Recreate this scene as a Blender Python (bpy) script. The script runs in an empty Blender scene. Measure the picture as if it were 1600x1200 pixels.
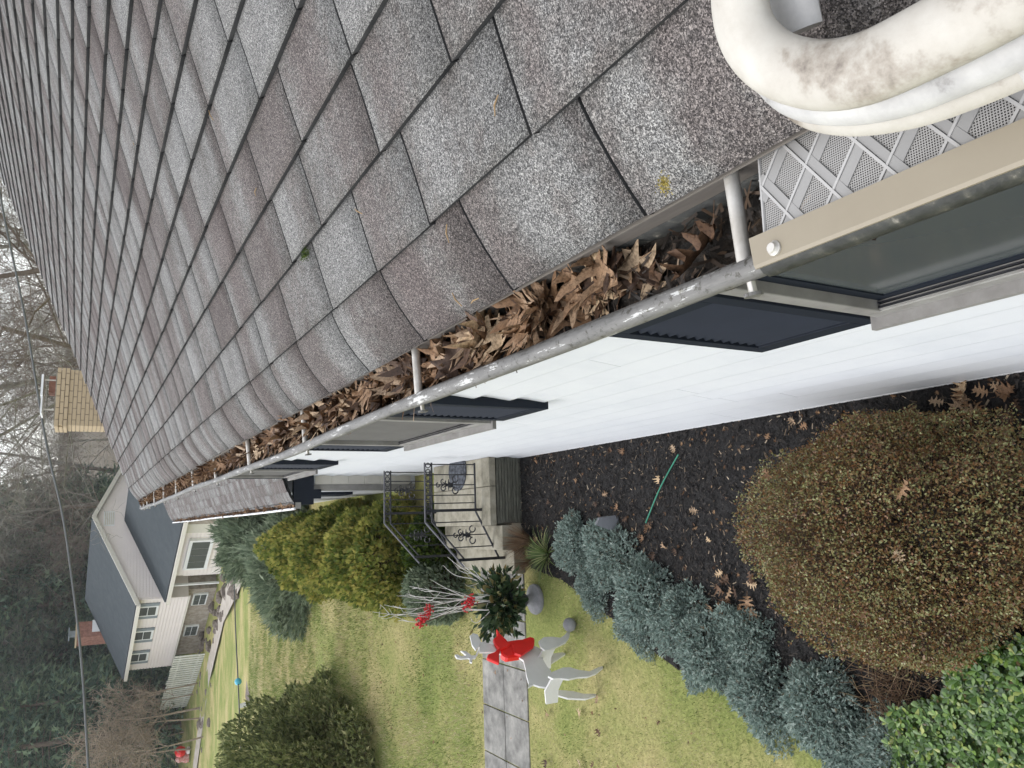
import bpy, math, random
import numpy as np
random.seed(7); rng = np.random.default_rng(11)
sc = bpy.context.scene
COL = sc.collection
R = math.radians

# ------------------------------------------------------------------ camera
FPX = 1210.0                                   # focal length in pixels of a 1600 wide picture
YAW, PITCH, ROLL = R(11.34), R(28.76), math.atan2(.0635, .998)
CAM = np.array([0., 0., 3.5])
Fw = np.array([math.sin(YAW)*math.cos(PITCH), math.cos(YAW)*math.cos(PITCH), -math.sin(PITCH)])
R0 = np.array([math.cos(YAW), -math.sin(YAW), 0.])
U0 = np.cross(R0, Fw)
XI = -math.cos(ROLL)*U0 + math.sin(ROLL)*R0    # the phone was held upright, the picture lies on its side
YI = -math.sin(ROLL)*U0 - math.cos(ROLL)*R0
from mathutils import Matrix, Vector
cd = bpy.data.cameras.new('camera'); cam = bpy.data.objects.new('camera', cd); COL.objects.link(cam)
cd.sensor_fit = 'HORIZONTAL'; cd.sensor_width = 36; cd.lens = 36*FPX/1600
cd.clip_start = .02; cd.clip_end = 2000
m = Matrix.Identity(4)
for i in range(3):
    m[i][0] = XI[i]; m[i][1] = -YI[i]; m[i][2] = -Fw[i]; m[i][3] = CAM[i]
cam.matrix_world = m
sc.camera = cam

# ------------------------------------------------------------------ sky, sun, exposure
SUN_EL, SUN_AZ = R(57), R(318)                 # azimuth clockwise from +Y
w = bpy.data.worlds.new('World'); sc.world = w; w.use_nodes = True
nt = w.node_tree; bg = nt.nodes['Background']
sky = nt.nodes.new('ShaderNodeTexSky'); sky.sky_type = 'NISHITA'; sky.sun_disc = False
sky.sun_elevation = SUN_EL; sky.sun_rotation = SUN_AZ; sky.dust_density = 1.2; sky.air_density = 1.0; sky.ozone_density = 1.0
hs = nt.nodes.new('ShaderNodeHueSaturation'); hs.inputs['Saturation'].default_value = .22
hs.inputs['Value'].default_value = 2.0
nt.links.new(sky.outputs[0], hs.inputs['Color']); nt.links.new(hs.outputs[0], bg.inputs[0])
bg.inputs[1].default_value = .15
sl = bpy.data.lights.new('sun', 'SUN'); so = bpy.data.objects.new('sun', sl); COL.objects.link(so)
sl.energy = .8; sl.angle = R(26); sl.color = (1., .96, .9)
sd = Vector((math.sin(SUN_AZ)*math.cos(SUN_EL), math.cos(SUN_AZ)*math.cos(SUN_EL), math.sin(SUN_EL)))
so.rotation_euler = sd.to_track_quat('Z', 'Y').to_euler(); so.location = (0, -5, 12)
sc.view_settings.view_transform = 'Standard'; sc.view_settings.look = 'None'
sc.view_settings.exposure = 0.38; sc.view_settings.gamma = 1
sc.render.engine = 'CYCLES'

# ------------------------------------------------------------------ placing helpers (world geometry from sight lines)
def ray(x, y): return Fw*FPX + XI*(x-800) + YI*(y-600)
def on(x, y, n, c):                            # meets the plane n.p = c
    d = ray(x, y); n = np.asarray(n, float); return CAM + d*((c-CAM@n)/(d@n))
def onZ(x, y, z): return on(x, y, (0, 0, 1), z)
def onY(x, y, Y): return on(x, y, (0, 1, 0), Y)
def onX(x, y, X): return on(x, y, (1, 0, 0), X)
def gz(y):                                     # the yard falls away, the woods climb behind
    return float(np.interp(y, [-60, 11, 14, 44, 48, 62, 200, 400], [0, 0, -.18, -3.3, -3.7, -3.7, 8, 9]))
def gzv(y): return np.interp(y, [-60, 11, 14, 44, 48, 62, 200, 400], [0, 0, -.18, -3.3, -3.7, -3.7, 8, 9])
def G(x, y):
    d = ray(x, y); d = d/np.linalg.norm(d); t = 2.
    while t < 300:
        p = CAM + d*t
        if p[2] < gz(p[1]): return p
        t += .01 + t*.0008
    return p
def far(y_px, D):                              # a ground point D metres out in the heading of picture row y_px
    d = ray(130, y_px); h = math.hypot(d[0], d[1]); x, y = d[0]/h*D, d[1]/h*D
    return np.array([x, y, gz(y)])

# ------------------------------------------------------------------ object helpers
ORG = {}
def tag(o, label=None, cat=None, group=None, kind=None):
    if label: o['label'] = label
    if cat: o['category'] = cat
    if group: o['group'] = group
    if kind: o['kind'] = kind
    return o
def thing(name, label, cat, loc=(0, 0, 0), group=None):
    o = bpy.data.objects.new(name, None); COL.objects.link(o); o.location = loc; o.empty_display_size = .1
    ORG[o] = np.array(loc, float); return tag(o, label, cat, group)
def link(name, me, parent=None, loc=None):
    o = bpy.data.objects.new(name, me); COL.objects.link(o)
    if parent: o.parent = parent; ORG[o] = ORG.get(parent, np.zeros(3))
    else: ORG[o] = np.zeros(3)
    if loc is not None: o.location = loc
    return o
def npmesh(name, V, F, mat, smooth=False):
    V = np.asarray(V, np.float32); F = np.asarray(F, np.int32); k = F.shape[1]
    me = bpy.data.meshes.new(name)
    me.vertices.add(len(V)); me.vertices.foreach_set('co', V.ravel())
    me.loops.add(F.size); me.loops.foreach_set('vertex_index', F.ravel())
    me.polygons.add(len(F)); me.polygons.foreach_set('loop_start', np.arange(0, F.size, k, dtype=np.int32))
    me.polygons.foreach_set('loop_total', np.full(len(F), k, np.int32))
    if smooth: me.polygons.foreach_set('use_smooth', np.ones(len(F), bool))
    me.update(calc_edges=True); me.validate()
    if mat: me.materials.append(mat)
    return me
class MB:
    def __init__(s): s.v = []; s.f = []
    def add(s, V, F):
        b = len(s.v); s.v += [tuple(map(float, p)) for p in V]; s.f += [tuple(i+b for i in f) for f in F]; return s
    def box(s, a, b, c=None):
        x0, y0, z0 = a; x1, y1, z1 = b
        return s.add([(x0,y0,z0),(x1,y0,z0),(x1,y1,z0),(x0,y1,z0),(x0,y0,z1),(x1,y0,z1),(x1,y1,z1),(x0,y1,z1)],
                     [(0,3,2,1),(4,5,6,7),(0,1,5,4),(1,2,6,5),(2,3,7,6),(3,0,4,7)])
    def prism(s, P, d):                        # polygon P thickened along d
        P = [np.asarray(p, float) for p in P]; d = np.asarray(d, float); n = len(P)
        V = [p-d/2 for p in P]+[p+d/2 for p in P]
        F = [tuple(range(n))[::-1], tuple(range(n, 2*n))]+[(i, (i+1) % n, n+(i+1) % n, n+i) for i in range(n)]
        return s.add(V, F)
    def tube(s, P, r, n=8, cap=True, flat=1., upv=None):
        P = [np.asarray(p, float) for p in P]; m_ = len(P); V = []
        rr = r if hasattr(r, '__len__') else [r]*m_
        up = None
        for i, p in enumerate(P):
            t = P[min(i+1, m_-1)]-P[max(i-1, 0)]; t = t/(np.linalg.norm(t)+1e-12)
            if up is None:
                up = np.array(upv, float) if upv is not None else np.array([0, 0, 1.]) if abs(t[2]) < .9 else np.array([1., 0, 0])
            a = np.cross(t, up); a /= np.linalg.norm(a)+1e-12; b = np.cross(a, t); up = b
            for k in range(n):
                q = 2*math.pi*k/n; V.append(p+rr[i]*(a*math.cos(q)+b*math.sin(q)*flat))
        F = [(i*n+k, i*n+(k+1) % n, (i+1)*n+(k+1) % n, (i+1)*n+k) for i in range(m_-1) for k in range(n)]
        if cap: F += [tuple(range(n))[::-1], tuple(range((m_-1)*n, m_*n))]
        return s.add(V, F)
    def lathe(s, c, prof, n=20):
        V = []; m_ = len(prof)
        for r, z in prof:
            for k in range(n): q = 2*math.pi*k/n; V.append((c[0]+r*math.cos(q), c[1]+r*math.sin(q), c[2]+z))
        F = [(i*n+k, i*n+(k+1) % n, (i+1)*n+(k+1) % n, (i+1)*n+k) for i in range(m_-1) for k in range(n)]
        F += [tuple(range(n))[::-1], tuple(range((m_-1)*n, m_*n))]
        return s.add(V, F)
    def build(s, name, mat, parent=None, smooth=False, bevel=0):
        me = bpy.data.meshes.new(name); o = ORG.get(parent, np.zeros(3))
        me.from_pydata([(p[0]-o[0], p[1]-o[1], p[2]-o[2]) for p in s.v], [], s.f); me.update()
        if mat: me.materials.append(mat)
        if smooth:
            me.polygons.foreach_set('use_smooth', np.ones(len(me.polygons), bool))
            try: me.set_sharp_from_angle(angle=R(45))
            except Exception: pass
        ob = link(name, me, parent)
        if bevel:
            b = ob.modifiers.new('bevel', 'BEVEL'); b.width = bevel; b.segments = 2; b.limit_method = 'ANGLE'
        return ob
def box(name, a, b, mat, parent=None, bevel=0): return MB().box(a, b).build(name, mat, parent, bevel=bevel)
def cloud(T, TF, pos, rot, size):              # copies of template T at pos with 3x3 rot and size -> V, F
    n = len(pos); T = np.asarray(T, float); k = len(T)
    sz = size[:, None, None] if size.ndim == 1 else size[:, None, :]
    V = np.einsum('nij,nkj->nki', rot, T[None]*sz) + pos[:, None, :]
    F = (np.asarray(TF)[None]+(np.arange(n)*k)[:, None, None]).reshape(-1, np.asarray(TF).shape[1])
    return V.reshape(-1, 3), F
def frames(d, roll=None):                      # rotation whose local y is d, random roll
    d = d/(np.linalg.norm(d, axis=1, keepdims=True)+1e-9); n = len(d)
    h = rng.normal(size=(n, 3)) if roll is None else np.broadcast_to(roll, (n, 3))
    x = np.cross(d, h); x /= np.linalg.norm(x, axis=1, keepdims=True)+1e-9
    z = np.cross(x, d)
    return np.stack([x, d, z], axis=2)
def vnoise(p, s, seed=0):                      # cheap smooth noise
    o = np.random.default_rng(seed); r = 0
    for k in range(5):
        a = o.normal(size=3); a = a/np.linalg.norm(a)*s*(1+.5*k); r = r+np.sin(p@a+o.uniform(0, 6.3))/(1+.4*k)
    return r/2.6

# ------------------------------------------------------------------ materials
def base(name):
    m_ = bpy.data.materials.new(name); m_.use_nodes = True; n = m_.node_tree.nodes; return m_, n, m_.node_tree.links, n['Principled BSDF']
def ramp(n, stops, interp='LINEAR'):
    r = n.new('ShaderNodeValToRGB'); r.color_ramp.interpolation = interp; e = r.color_ramp.elements
    while len(e) < len(stops): e.new(.5)
    for q, (p, c) in zip(e, stops): q.position = p; q.color = (*c, 1)
    return r
def noise(n, l, scale, detail=5, rough=.6, vec=None, mp=None):
    t = n.new('ShaderNodeTexNoise'); t.inputs['Scale'].default_value = scale; t.inputs['Detail'].default_value = detail; t.inputs['Roughness'].default_value = rough
    if vec is None:
        tc = n.new('ShaderNodeTexCoord'); vec = tc.outputs['Object']
    if mp:
        q = n.new('ShaderNodeMapping'); q.inputs['Scale'].default_value = mp; l.new(vec, q.inputs[0]); vec = q.outputs[0]
    l.new(vec, t.inputs['Vector']); return t
def bump(n, l, b, src, strength=.3, dist=.01):
    q = n.new('ShaderNodeBump'); q.inputs['Strength'].default_value = strength; q.inputs['Distance'].default_value = dist
    l.new(src, q.inputs['Height']); l.new(q.outputs[0], b.inputs['Normal']); return q
def nmat(name, stops, scale=5, rough=.8, bs=.2, bd=.005, bscale=None, metal=0, detail=6, mp=None, spec=.5):
    m_, n, l, b = base(name); t = noise(n, l, scale, detail, .65, mp=mp); r = ramp(n, stops); l.new(t.outputs[0], r.inputs[0]); l.new(r.outputs[0], b.inputs['Base Color'])
    b.inputs['Roughness'].default_value = rough; b.inputs['Metallic'].default_value = metal; b.inputs['Specular IOR Level'].default_value = spec
    if bs: bump(n, l, b, noise(n, l, bscale or scale*6, 6, .7, mp=mp).outputs[0], bs, bd)
    return m_
def imat(name, stops, rough=.6, trans=.2, spec=.3, nscale=0, namt=.3):   # colour picked per leaf / chip
    m_, n, l, b = base(name); g = n.new('ShaderNodeNewGeometry'); r = ramp(n, stops); src = g.outputs['Random Per Island']
    if nscale:
        t = noise(n, l, nscale, 3); mx = n.new('ShaderNodeMath'); mx.operation = 'MULTIPLY_ADD'
        sb = n.new('ShaderNodeMath'); sb.operation = 'SUBTRACT'; l.new(t.outputs[0], sb.inputs[0]); sb.inputs[1].default_value = .5
        l.new(sb.outputs[0], mx.inputs[0]); mx.inputs[1].default_value = namt*4; l.new(src, mx.inputs[2]); mx.use_clamp = True; src = mx.outputs[0]
    l.new(src, r.inputs[0]); l.new(r.outputs[0], b.inputs['Base Color'])
    b.inputs['Roughness'].default_value = rough; b.inputs['Specular IOR Level'].default_value = spec
    if trans:
        tr = n.new('ShaderNodeBsdfTranslucent'); l.new(r.outputs[0], tr.inputs[0]); mi = n.new('ShaderNodeMixShader'); mi.inputs[0].default_value = trans
        l.new(b.outputs[0], mi.inputs[1]); l.new(tr.outputs[0], mi.inputs[2]); l.new(mi.outputs[0], n['Material Output'].inputs[0])
    return m_
def pmat(name, c, rough=.6, metal=0, spec=.5, var=.12, scale=8, bs=.08):
    d = tuple(x*(1-var) for x in c); u = tuple(min(1, x*(1+var)) for x in c)
    return nmat(name, [(.3, d), (.7, u)], scale, rough, bs, .002, metal=metal, spec=spec)

def shingle_mat():
    m_, n, l, b = base('asphalt_shingle')
    uv = n.new('ShaderNodeUVMap'); uv.uv_map = 'UVMap'      # u along the course in metres, v = course number
    at = n.new('ShaderNodeAttribute'); at.attribute_name = 'tone'
    tc = n.new('ShaderNodeTexCoord')
    # granule blend bands: step along each course
    mp = n.new('ShaderNodeMapping'); mp.inputs['Scale'].default_value = (3.6, 13.7, 1); l.new(uv.outputs[0], mp.inputs[0])
    bd = n.new('ShaderNodeTexNoise'); bd.inputs['Scale'].default_value = 1.; bd.inputs['Detail'].default_value = 2.; l.new(mp.outputs[0], bd.inputs['Vector'])
    ad = n.new('ShaderNodeMath'); ad.operation = 'ADD'; l.new(bd.outputs[0], ad.inputs[0]); l.new(at.outputs['Fac'], ad.inputs[1])
    wob = noise(n, l, 38, 3, .5, tc.outputs['Object']); ad2 = n.new('ShaderNodeMath'); ad2.operation = 'MULTIPLY_ADD'; l.new(wob.outputs[0], ad2.inputs[0]); ad2.inputs[1].default_value = .22; l.new(ad.outputs[0], ad2.inputs[2])
    rb = ramp(n, [(.40, (.142, .120, .114)), (.53, (.168, .150, .142)), (.60, (.196, .187, .178)), (.64, (.232, .228, .22)), (.85, (.255, .253, .246))])
    l.new(ad2.outputs[0], rb.inputs[0])
    # granules
    v = n.new('ShaderNodeTexVoronoi'); v.inputs['Scale'].default_value = 760; l.new(tc.outputs['Object'], v.inputs['Vector'])
    sep = n.new('ShaderNodeSeparateColor'); l.new(v.outputs['Color'], sep.inputs[0])
    rg = ramp(n, [(.0, (.22, .22, .23)), (.36, (.55, .55, .55)), (.66, (1., 1., 1.)), (1., (1.85, 1.85, 1.85))]); l.new(sep.outputs[0], rg.inputs[0])
    v2 = n.new('ShaderNodeTexVoronoi'); v2.inputs['Scale'].default_value = 380; l.new(tc.outputs['Object'], v2.inputs['Vector'])
    sep2 = n.new('ShaderNodeSeparateColor'); l.new(v2.outputs['Color'], sep2.inputs[0])
    rg2 = ramp(n, [(0, (.6, .6, .61)), (1., (1.35, 1.34, 1.32))]); l.new(sep2.outputs[1], rg2.inputs[0])
    mu = n.new('ShaderNodeMix'); mu.data_type = 'RGBA'; mu.blend_type = 'MULTIPLY'; mu.inputs[0].default_value = 1; mu.clamp_result = False
    l.new(rb.outputs[0], mu.inputs[6]); l.new(rg.outputs[0], mu.inputs[7])
    mu2 = n.new('ShaderNodeMix'); mu2.data_type = 'RGBA'; mu2.blend_type = 'MULTIPLY'; mu2.inputs[0].default_value = 1
    l.new(mu.outputs[2], mu2.inputs[6]); l.new(rg2.outputs[0], mu2.inputs[7])
    # weather stains
    st = noise(n, l, 4.5, 5, .6, tc.outputs['Object']); rs = ramp(n, [(.34, (.74, .73, .72)), (.50, (.95, .95, .95)), (.64, (1.04, 1.04, 1.04))]); l.new(st.outputs[0], rs.inputs[0])
    mu3 = n.new('ShaderNodeMix'); mu3.data_type = 'RGBA'; mu3.blend_type = 'MULTIPLY'; mu3.inputs[0].default_value = 1
    l.new(mu2.outputs[2], mu3.inputs[6]); l.new(rs.outputs[0], mu3.inputs[7])
    l.new(mu3.outputs[2], b.inputs['Base Color']); b.inputs['Roughness'].default_value = .9; b.inputs['Specular IOR Level'].default_value = .25
    bump(n, l, b, v.outputs['Distance'], .7, .0016)
    return m_

M = {}
M['shingle'] = shingle_mat()
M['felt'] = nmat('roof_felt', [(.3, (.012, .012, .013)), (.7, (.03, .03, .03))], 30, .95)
M['siding'] = nmat('white_vinyl_siding', [(.3, (.63, .65, .68)), (.5, (.68, .695, .72)), (.7, (.70, .715, .735))], 2.2, .5, .05, .002, 40)
M['white'] = pmat('white_paint', (.76, .77, .78), .5, var=.05)
M['graytrim'] = nmat('grey_window_frame', [(.35, (.20, .19, .18)), (.7, (.30, .29, .275))], 9, .55, .1)
M['navy'] = pmat('dark_navy_paint', (.012, .016, .025), .7, spec=.2, var=.1)
def glass_mat():
    m_, n, l, b = base('window_glass'); b.inputs['Base Color'].default_value = (.07, .08, .082, 1); b.inputs['Roughness'].default_value = .12; b.inputs['Specular IOR Level'].default_value = .35
    return m_
M['glass'] = glass_mat()
M['soffit'] = pmat('soffit_white', (.7, .7, .7))
M['fascia'] = nmat('weathered_fascia', [(.3, (.12, .105, .09)), (.7, (.22, .195, .165))], 14, .9, .3, mp=(1, .12, 1))
def gutter_mat():
    m_, n, l, b = base('weathered_gutter_metal'); tc = n.new('ShaderNodeTexCoord')
    t = noise(n, l, 55, 7, .74, tc.outputs['Object'], (1, .14, 1)); r = ramp(n, [(.34, (.05, .048, .04)), (.42, (.11, .107, .10)), (.52, (.145, .14, .132)), (.60, (.17, .165, .155)), (.62, (.52, .52, .50))]); l.new(t.outputs[0], r.inputs[0])
    t2 = noise(n, l, 90, 4, .7, tc.outputs['Object']); r2 = ramp(n, [(.34, (.35, .33, .27)), (.44, (1, 1, 1))]); l.new(t2.outputs[0], r2.inputs[0])
    mu = n.new('ShaderNodeMix'); mu.data_type = 'RGBA'; mu.blend_type = 'MULTIPLY'; mu.inputs[0].default_value = 1; l.new(r.outputs[0], mu.inputs[6]); l.new(r2.outputs[0], mu.inputs[7])
    l.new(mu.outputs[2], b.inputs['Base Color']); b.inputs['Roughness'].default_value = .5; b.inputs['Specular IOR Level'].default_value = .4
    bump(n, l, b, t2.outputs[0], .25, .002); return m_
M['gutter'] = gutter_mat()
M['mossmetal'] = nmat('black_mossy_metal', [(.33, (.012, .013, .012)), (.55, (.035, .036, .032)), (.64, (.07, .068, .055)), (.72, (.26, .24, .20))], 55, .6, .4, .003, 120)
M['debris'] = nmat('wet_gutter_debris', [(.35, (.010, .008, .006)), (.55, (.03, .022, .015)), (.75, (.075, .05, .03))], 30, .75, .9, .012, 60)
M['ferrule'] = nmat('aluminium_ferrule', [(.35, (.42, .39, .34)), (.7, (.62, .60, .56))], 25, .4, .1, metal=.3)
M['tan'] = nmat('tan_coated_aluminium', [(.3, (.225, .19, .135)), (.7, (.265, .228, .165))], 6, .4, .05, .001)
def screen_mat():
    m_, n, l, b = base('perforated_screen'); tc = n.new('ShaderNodeTexCoord')
    sp = n.new('ShaderNodeSeparateXYZ'); l.new(tc.outputs['Object'], sp.inputs[0]); hs_ = []
    for i in (0, 1):
        a = n.new('ShaderNodeMath'); a.operation = 'MULTIPLY'; a.inputs[1].default_value = 1/.0021; l.new(sp.outputs[i], a.inputs[0])
        f = n.new('ShaderNodeMath'); f.operation = 'FRACT'; l.new(a.outputs[0], f.inputs[0])
        c = n.new('ShaderNodeMath'); c.operation = 'GREATER_THAN'; c.inputs[1].default_value = .46; l.new(f.outputs[0], c.inputs[0]); hs_.append(c)
    mu = n.new('ShaderNodeMath'); mu.operation = 'MULTIPLY'; l.new(hs_[0].outputs[0], mu.inputs[0]); l.new(hs_[1].outputs[0], mu.inputs[1])
    tr = n.new('ShaderNodeBsdfTransparent'); mi = n.new('ShaderNodeMixShader'); l.new(mu.outputs[0], mi.inputs[0]); l.new(b.outputs[0], mi.inputs[1]); l.new(tr.outputs[0], mi.inputs[2])
    b.inputs['Base Color'].default_value = (.34, .33, .315, 1); b.inputs['Roughness'].default_value = .5
    l.new(mi.outputs[0], n['Material Output'].inputs[0]); return m_
M['screen'] = screen_mat()
M['screen_band'] = pmat('solid_screen_band', (.30, .293, .282), .5, var=.06)
M['ridge'] = pmat('embossed_ridge', (.43, .42, .405), .45, var=.06)
M['oak'] = imat('dry_oak_leaf_litter', [(0, (.07, .036, .02)), (.35, (.14, .075, .038)), (.7, (.22, .125, .066)), (1, (.34, .22, .125))], .7, .1)
def leafobj_mat(name, stops):
    m_, n, l, b = base(name); oi = n.new('ShaderNodeObjectInfo'); r = ramp(n, stops); l.new(oi.outputs['Random'], r.inputs[0])
    t = noise(n, l, 22, 5); r2 = ramp(n, [(.32, (.42, .38, .34)), (.5, (.9, .88, .85)), (.68, (1.2, 1.18, 1.15))]); l.new(t.outputs[0], r2.inputs[0])
    mu = n.new('ShaderNodeMix'); mu.data_type = 'RGBA'; mu.blend_type = 'MULTIPLY'; mu.inputs[0].default_value = 1; l.new(r.outputs[0], mu.inputs[6]); l.new(r2.outputs[0], mu.inputs[7])
    l.new(mu.outputs[2], b.inputs['Base Color']); b.inputs['Roughness'].default_value = .6; b.inputs['Specular IOR Level'].default_value = .35
    bump(n, l, b, noise(n, l, 60, 4).outputs[0], .35, .003); return m_
M['leafobj'] = leafobj_mat('dry_oak_leaf', [(0, (.05, .028, .018)), (.25, (.13, .072, .04)), (.5, (.26, .15, .08)), (.7, (.33, .215, .13)), (.88, (.43, .32, .22)), (1, (.58, .43, .27))])
M['stalk'] = pmat('leaf_stalk', (.30, .2, .1), .8)
M['plastic'] = nmat('dirty_white_plastic', [(.33, (.13, .105, .085)), (.40, (.30, .265, .22)), (.47, (.43, .40, .35)), (.62, (.49, .465, .415)), (.75, (.53, .51, .465))], 13, .5, .15, .003, 70)
M['plastic_gray'] = nmat('scuffed_grey_plastic', [(.33, (.16, .15, .14)), (.42, (.40, .39, .38)), (.6, (.52, .51, .49)), (.8, (.60, .59, .57))], 14, .5, .1, .003, 40)
M['concrete'] = nmat('weathered_concrete', [(.28, (.13, .12, .085)), (.5, (.27, .25, .195)), (.75, (.38, .36, .295))], 7, .9, .35, .004, 50)
M['slab'] = nmat('mottled_paving_slab', [(.3, (.09, .087, .08)), (.5, (.21, .205, .19)), (.7, (.34, .33, .30))], 6, .9, .4, .005, 45)
M['stoneface'] = nmat('ribbed_dark_stone', [(.3, (.055, .055, .043)), (.55, (.12, .12, .095)), (.8, (.20, .20, .16))], 26, .9, .9, .012, 40, mp=(.25, .25, 1.6))
M['iron'] = pmat('black_wrought_iron', (.016, .017, .022), .4, var=.2)
M['irongray'] = pmat('worn_rail_top', (.10, .10, .115), .4)
M['mat'] = nmat('dark_doormat', [(.4, (.012, .014, .02)), (.6, (.09, .10, .12))], 20, .9, .3)
M['mulch'] = nmat('black_mulch', [(.35, (.010, .0095, .010)), (.6, (.022, .020, .020)), (.8, (.05, .043, .038))], 45, .9, .9, .02, 80)
M['chip'] = imat('mulch_chip', [(0, (.006, .006, .007)), (.75, (.027, .024, .023)), (.93, (.05, .042, .037)), (.975, (.17, .125, .085)), (1, (.36, .30, .23))], .8, 0, .2)
def lawn_mat():
    m_, n, l, b = base('lawn_turf'); tc = n.new('ShaderNodeTexCoord')
    t = noise(n, l, .55, 6, .65, tc.outputs['Object']); r = ramp(n, [(.30, (.17, .22, .065)), (.45, (.26, .285, .10)), (.56, (.38, .345, .16)), (.68, (.48, .40, .22))]); l.new(t.outputs[0], r.inputs[0])
    t2 = noise(n, l, 30, 5, .75, tc.outputs['Object']); r2 = ramp(n, [(.3, (.55, .58, .5)), (.68, (1.2, 1.18, 1.15))]); l.new(t2.outputs[0], r2.inputs[0])
    mu = n.new('ShaderNodeMix'); mu.data_type = 'RGBA'; mu.blend_type = 'MULTIPLY'; mu.inputs[0].default_value = 1; l.new(r.outputs[0], mu.inputs[6]); l.new(r2.outputs[0], mu.inputs[7])
    l.new(mu.outputs[2], b.inputs['Base Color']); b.inputs['Roughness'].default_value = .95; b.inputs['Specular IOR Level'].default_value = .1
    bump(n, l, b, t2.outputs[0], .6, .03); return m_
M['lawn'] = lawn_mat()
M['grass'] = imat('grass_blade', [(0, (.15, .21, .06)), (.38, (.27, .32, .11)), (.66, (.46, .42, .22)), (1, (.64, .55, .36))], .6, .3, .2, nscale=1.5, namt=.75)
M['forest'] = nmat('leafy_forest_floor', [(.3, (.045, .04, .022)), (.6, (.10, .075, .045)), (.8, (.15, .11, .07))], 1.2, .95, .5, .1, 6)
M['bark'] = nmat('grey_brown_bark', [(.3, (.115, .085, .07)), (.7, (.22, .175, .145))], 3, .95, .5, .03, 14)
M['barkpale'] = nmat('pale_lichen_bark', [(.3, (.15, .14, .12)), (.6, (.28, .265, .235)), (.8, (.42, .41, .37))], 2.2, .95, .3, .02, 14)
M['twig'] = pmat('brown_twig', (.115, .075, .05), .9, var=.3)
M['box'] = imat('bronze_boxleaf', [(0, (.085, .04, .016)), (.3, (.22, .105, .042)), (.52, (.20, .135, .05)), (.78, (.185, .19, .07)), (1, (.33, .33, .15))], .35, .2, .5, nscale=3., namt=.25)
M['jun'] = imat('blue_juniper_needle', [(0, (.16, .12, .075)), (.05, (.15, .205, .18)), (.5, (.27, .35, .315)), (.85, (.38, .455, .41)), (1, (.50, .57, .52))], .7, .35, .2)
M['pach'] = imat('glossy_green_leaf', [(0, (.12, .075, .03)), (.04, (.03, .07, .016)), (.5, (.075, .15, .03)), (.85, (.15, .25, .05)), (1, (.32, .36, .09))], .35, .2, .5)
M['arb'] = imat('golden_cypress_spray', [(0, (.085, .125, .03)), (.3, (.175, .22, .05)), (.65, (.32, .325, .08)), (1, (.50, .44, .13))], .7, .35, .2, nscale=2.6, namt=.4)
M['arbdark'] = imat('green_cypress_spray', [(0, (.016, .03, .007)), (.5, (.045, .08, .013)), (1, (.12, .16, .022))], .7, .2, .2, nscale=2., namt=.2)
M['spruce'] = imat('blue_green_needle', [(0, (.10, .135, .085)), (.5, (.20, .255, .165)), (1, (.34, .39, .27))], .7, .3, .2)
M['yew'] = imat('dark_yew_spray', [(0, (.09, .115, .045)), (.5, (.19, .22, .085)), (.85, (.29, .305, .13)), (1, (.40, .385, .19))], .7, .3, .2, nscale=1.2, namt=.2)
M['conifer'] = imat('far_conifer_spray', [(0, (.05, .09, .07)), (.5, (.12, .185, .13)), (1, (.24, .31, .19))], .85, .3, .1)
M['drygrass'] = imat('dry_plant_stem', [(0, (.10, .055, .035)), (.5, (.19, .12, .075)), (1, (.32, .24, .14))], .8, .2)
M['strap'] = imat('strap_leaf', [(0, (.06, .11, .025)), (.6, (.16, .22, .07)), (1, (.42, .40, .2))], .5, .2)
M['birch'] = pmat('white_birch_branch', (.62, .60, .57), .7, var=.15)
M['red'] = pmat('red_satin', (.72, .015, .012), .4, var=.1)
M['berry'] = imat('red_berry', [(0, (.35, .012, .015)), (1, (.72, .04, .05))], .35, 0)
M['plywood'] = pmat('white_painted_plywood', (.66, .655, .64), .5, var=.05)
M['lead'] = nmat('grey_urn', [(.3, (.15, .15, .155)), (.7, (.30, .30, .31))], 12, .7, .2)
M['urn'] = pmat('dark_urn', (.03, .035, .035), .4)
M['magnolia'] = imat('evergreen_bough', [(0, (.012, .03, .014)), (.5, (.04, .075, .03)), (.8, (.09, .13, .06)), (1, (.35, .24, .09))], .4, .1)
M['greenrod'] = pmat('green_coated_stake', (.03, .22, .14), .5)
M['slate'] = pmat('grey_slate', (.22, .23, .25), .7)
M['cable'] = pmat('grey_cable', (.10, .105, .105), .6)
M['blueball'] = pmat('turquoise_ball', (.08, .42, .55), .4)
M['brickpale'] = imat('tan_brick', [(0, (.30, .22, .14)), (.5, (.46, .36, .235)), (1, (.56, .45, .31))], .9, 0)
M['mortar'] = nmat('mortar', [(.3, (.20, .17, .13)), (.7, (.32, .28, .22))], 20, .95)
M['brickred'] = nmat('red_brick', [(.35, (.20, .09, .065)), (.65, (.33, .165, .12))], 6, .9)
M['nroof'] = nmat('slate_grey_roofing', [(.3, (.04, .05, .057)), (.7, (.058, .069, .076))], 2.2, .9, .4, .02, 16, spec=.2)
M['nsiding'] = pmat('pale_pink_siding', (.80, .735, .71), .6, var=.04, scale=1)
M['ntrim'] = pmat('cream_trim', (.62, .59, .53), .6, var=.05)
M['nstone'] = nmat('buff_stone_veneer', [(.3, (.20, .165, .135)), (.5, (.33, .285, .24)), (.7, (.43, .385, .34))], 4, .9, .6, .03, 12)
M['nshutter'] = pmat('slate_blue_shutter', (.20, .235, .26), .6)
M['fence'] = nmat('weathered_grey_fence', [(.3, (.46, .47, .42)), (.7, (.62, .62, .57))], 3, .9)
M['rock'] = nmat('brown_grey_rock', [(.3, (.07, .055, .045)), (.55, (.17, .14, .115)), (.75, (.32, .29, .26))], 2.5, .9, .7, .05, 8)
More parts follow.
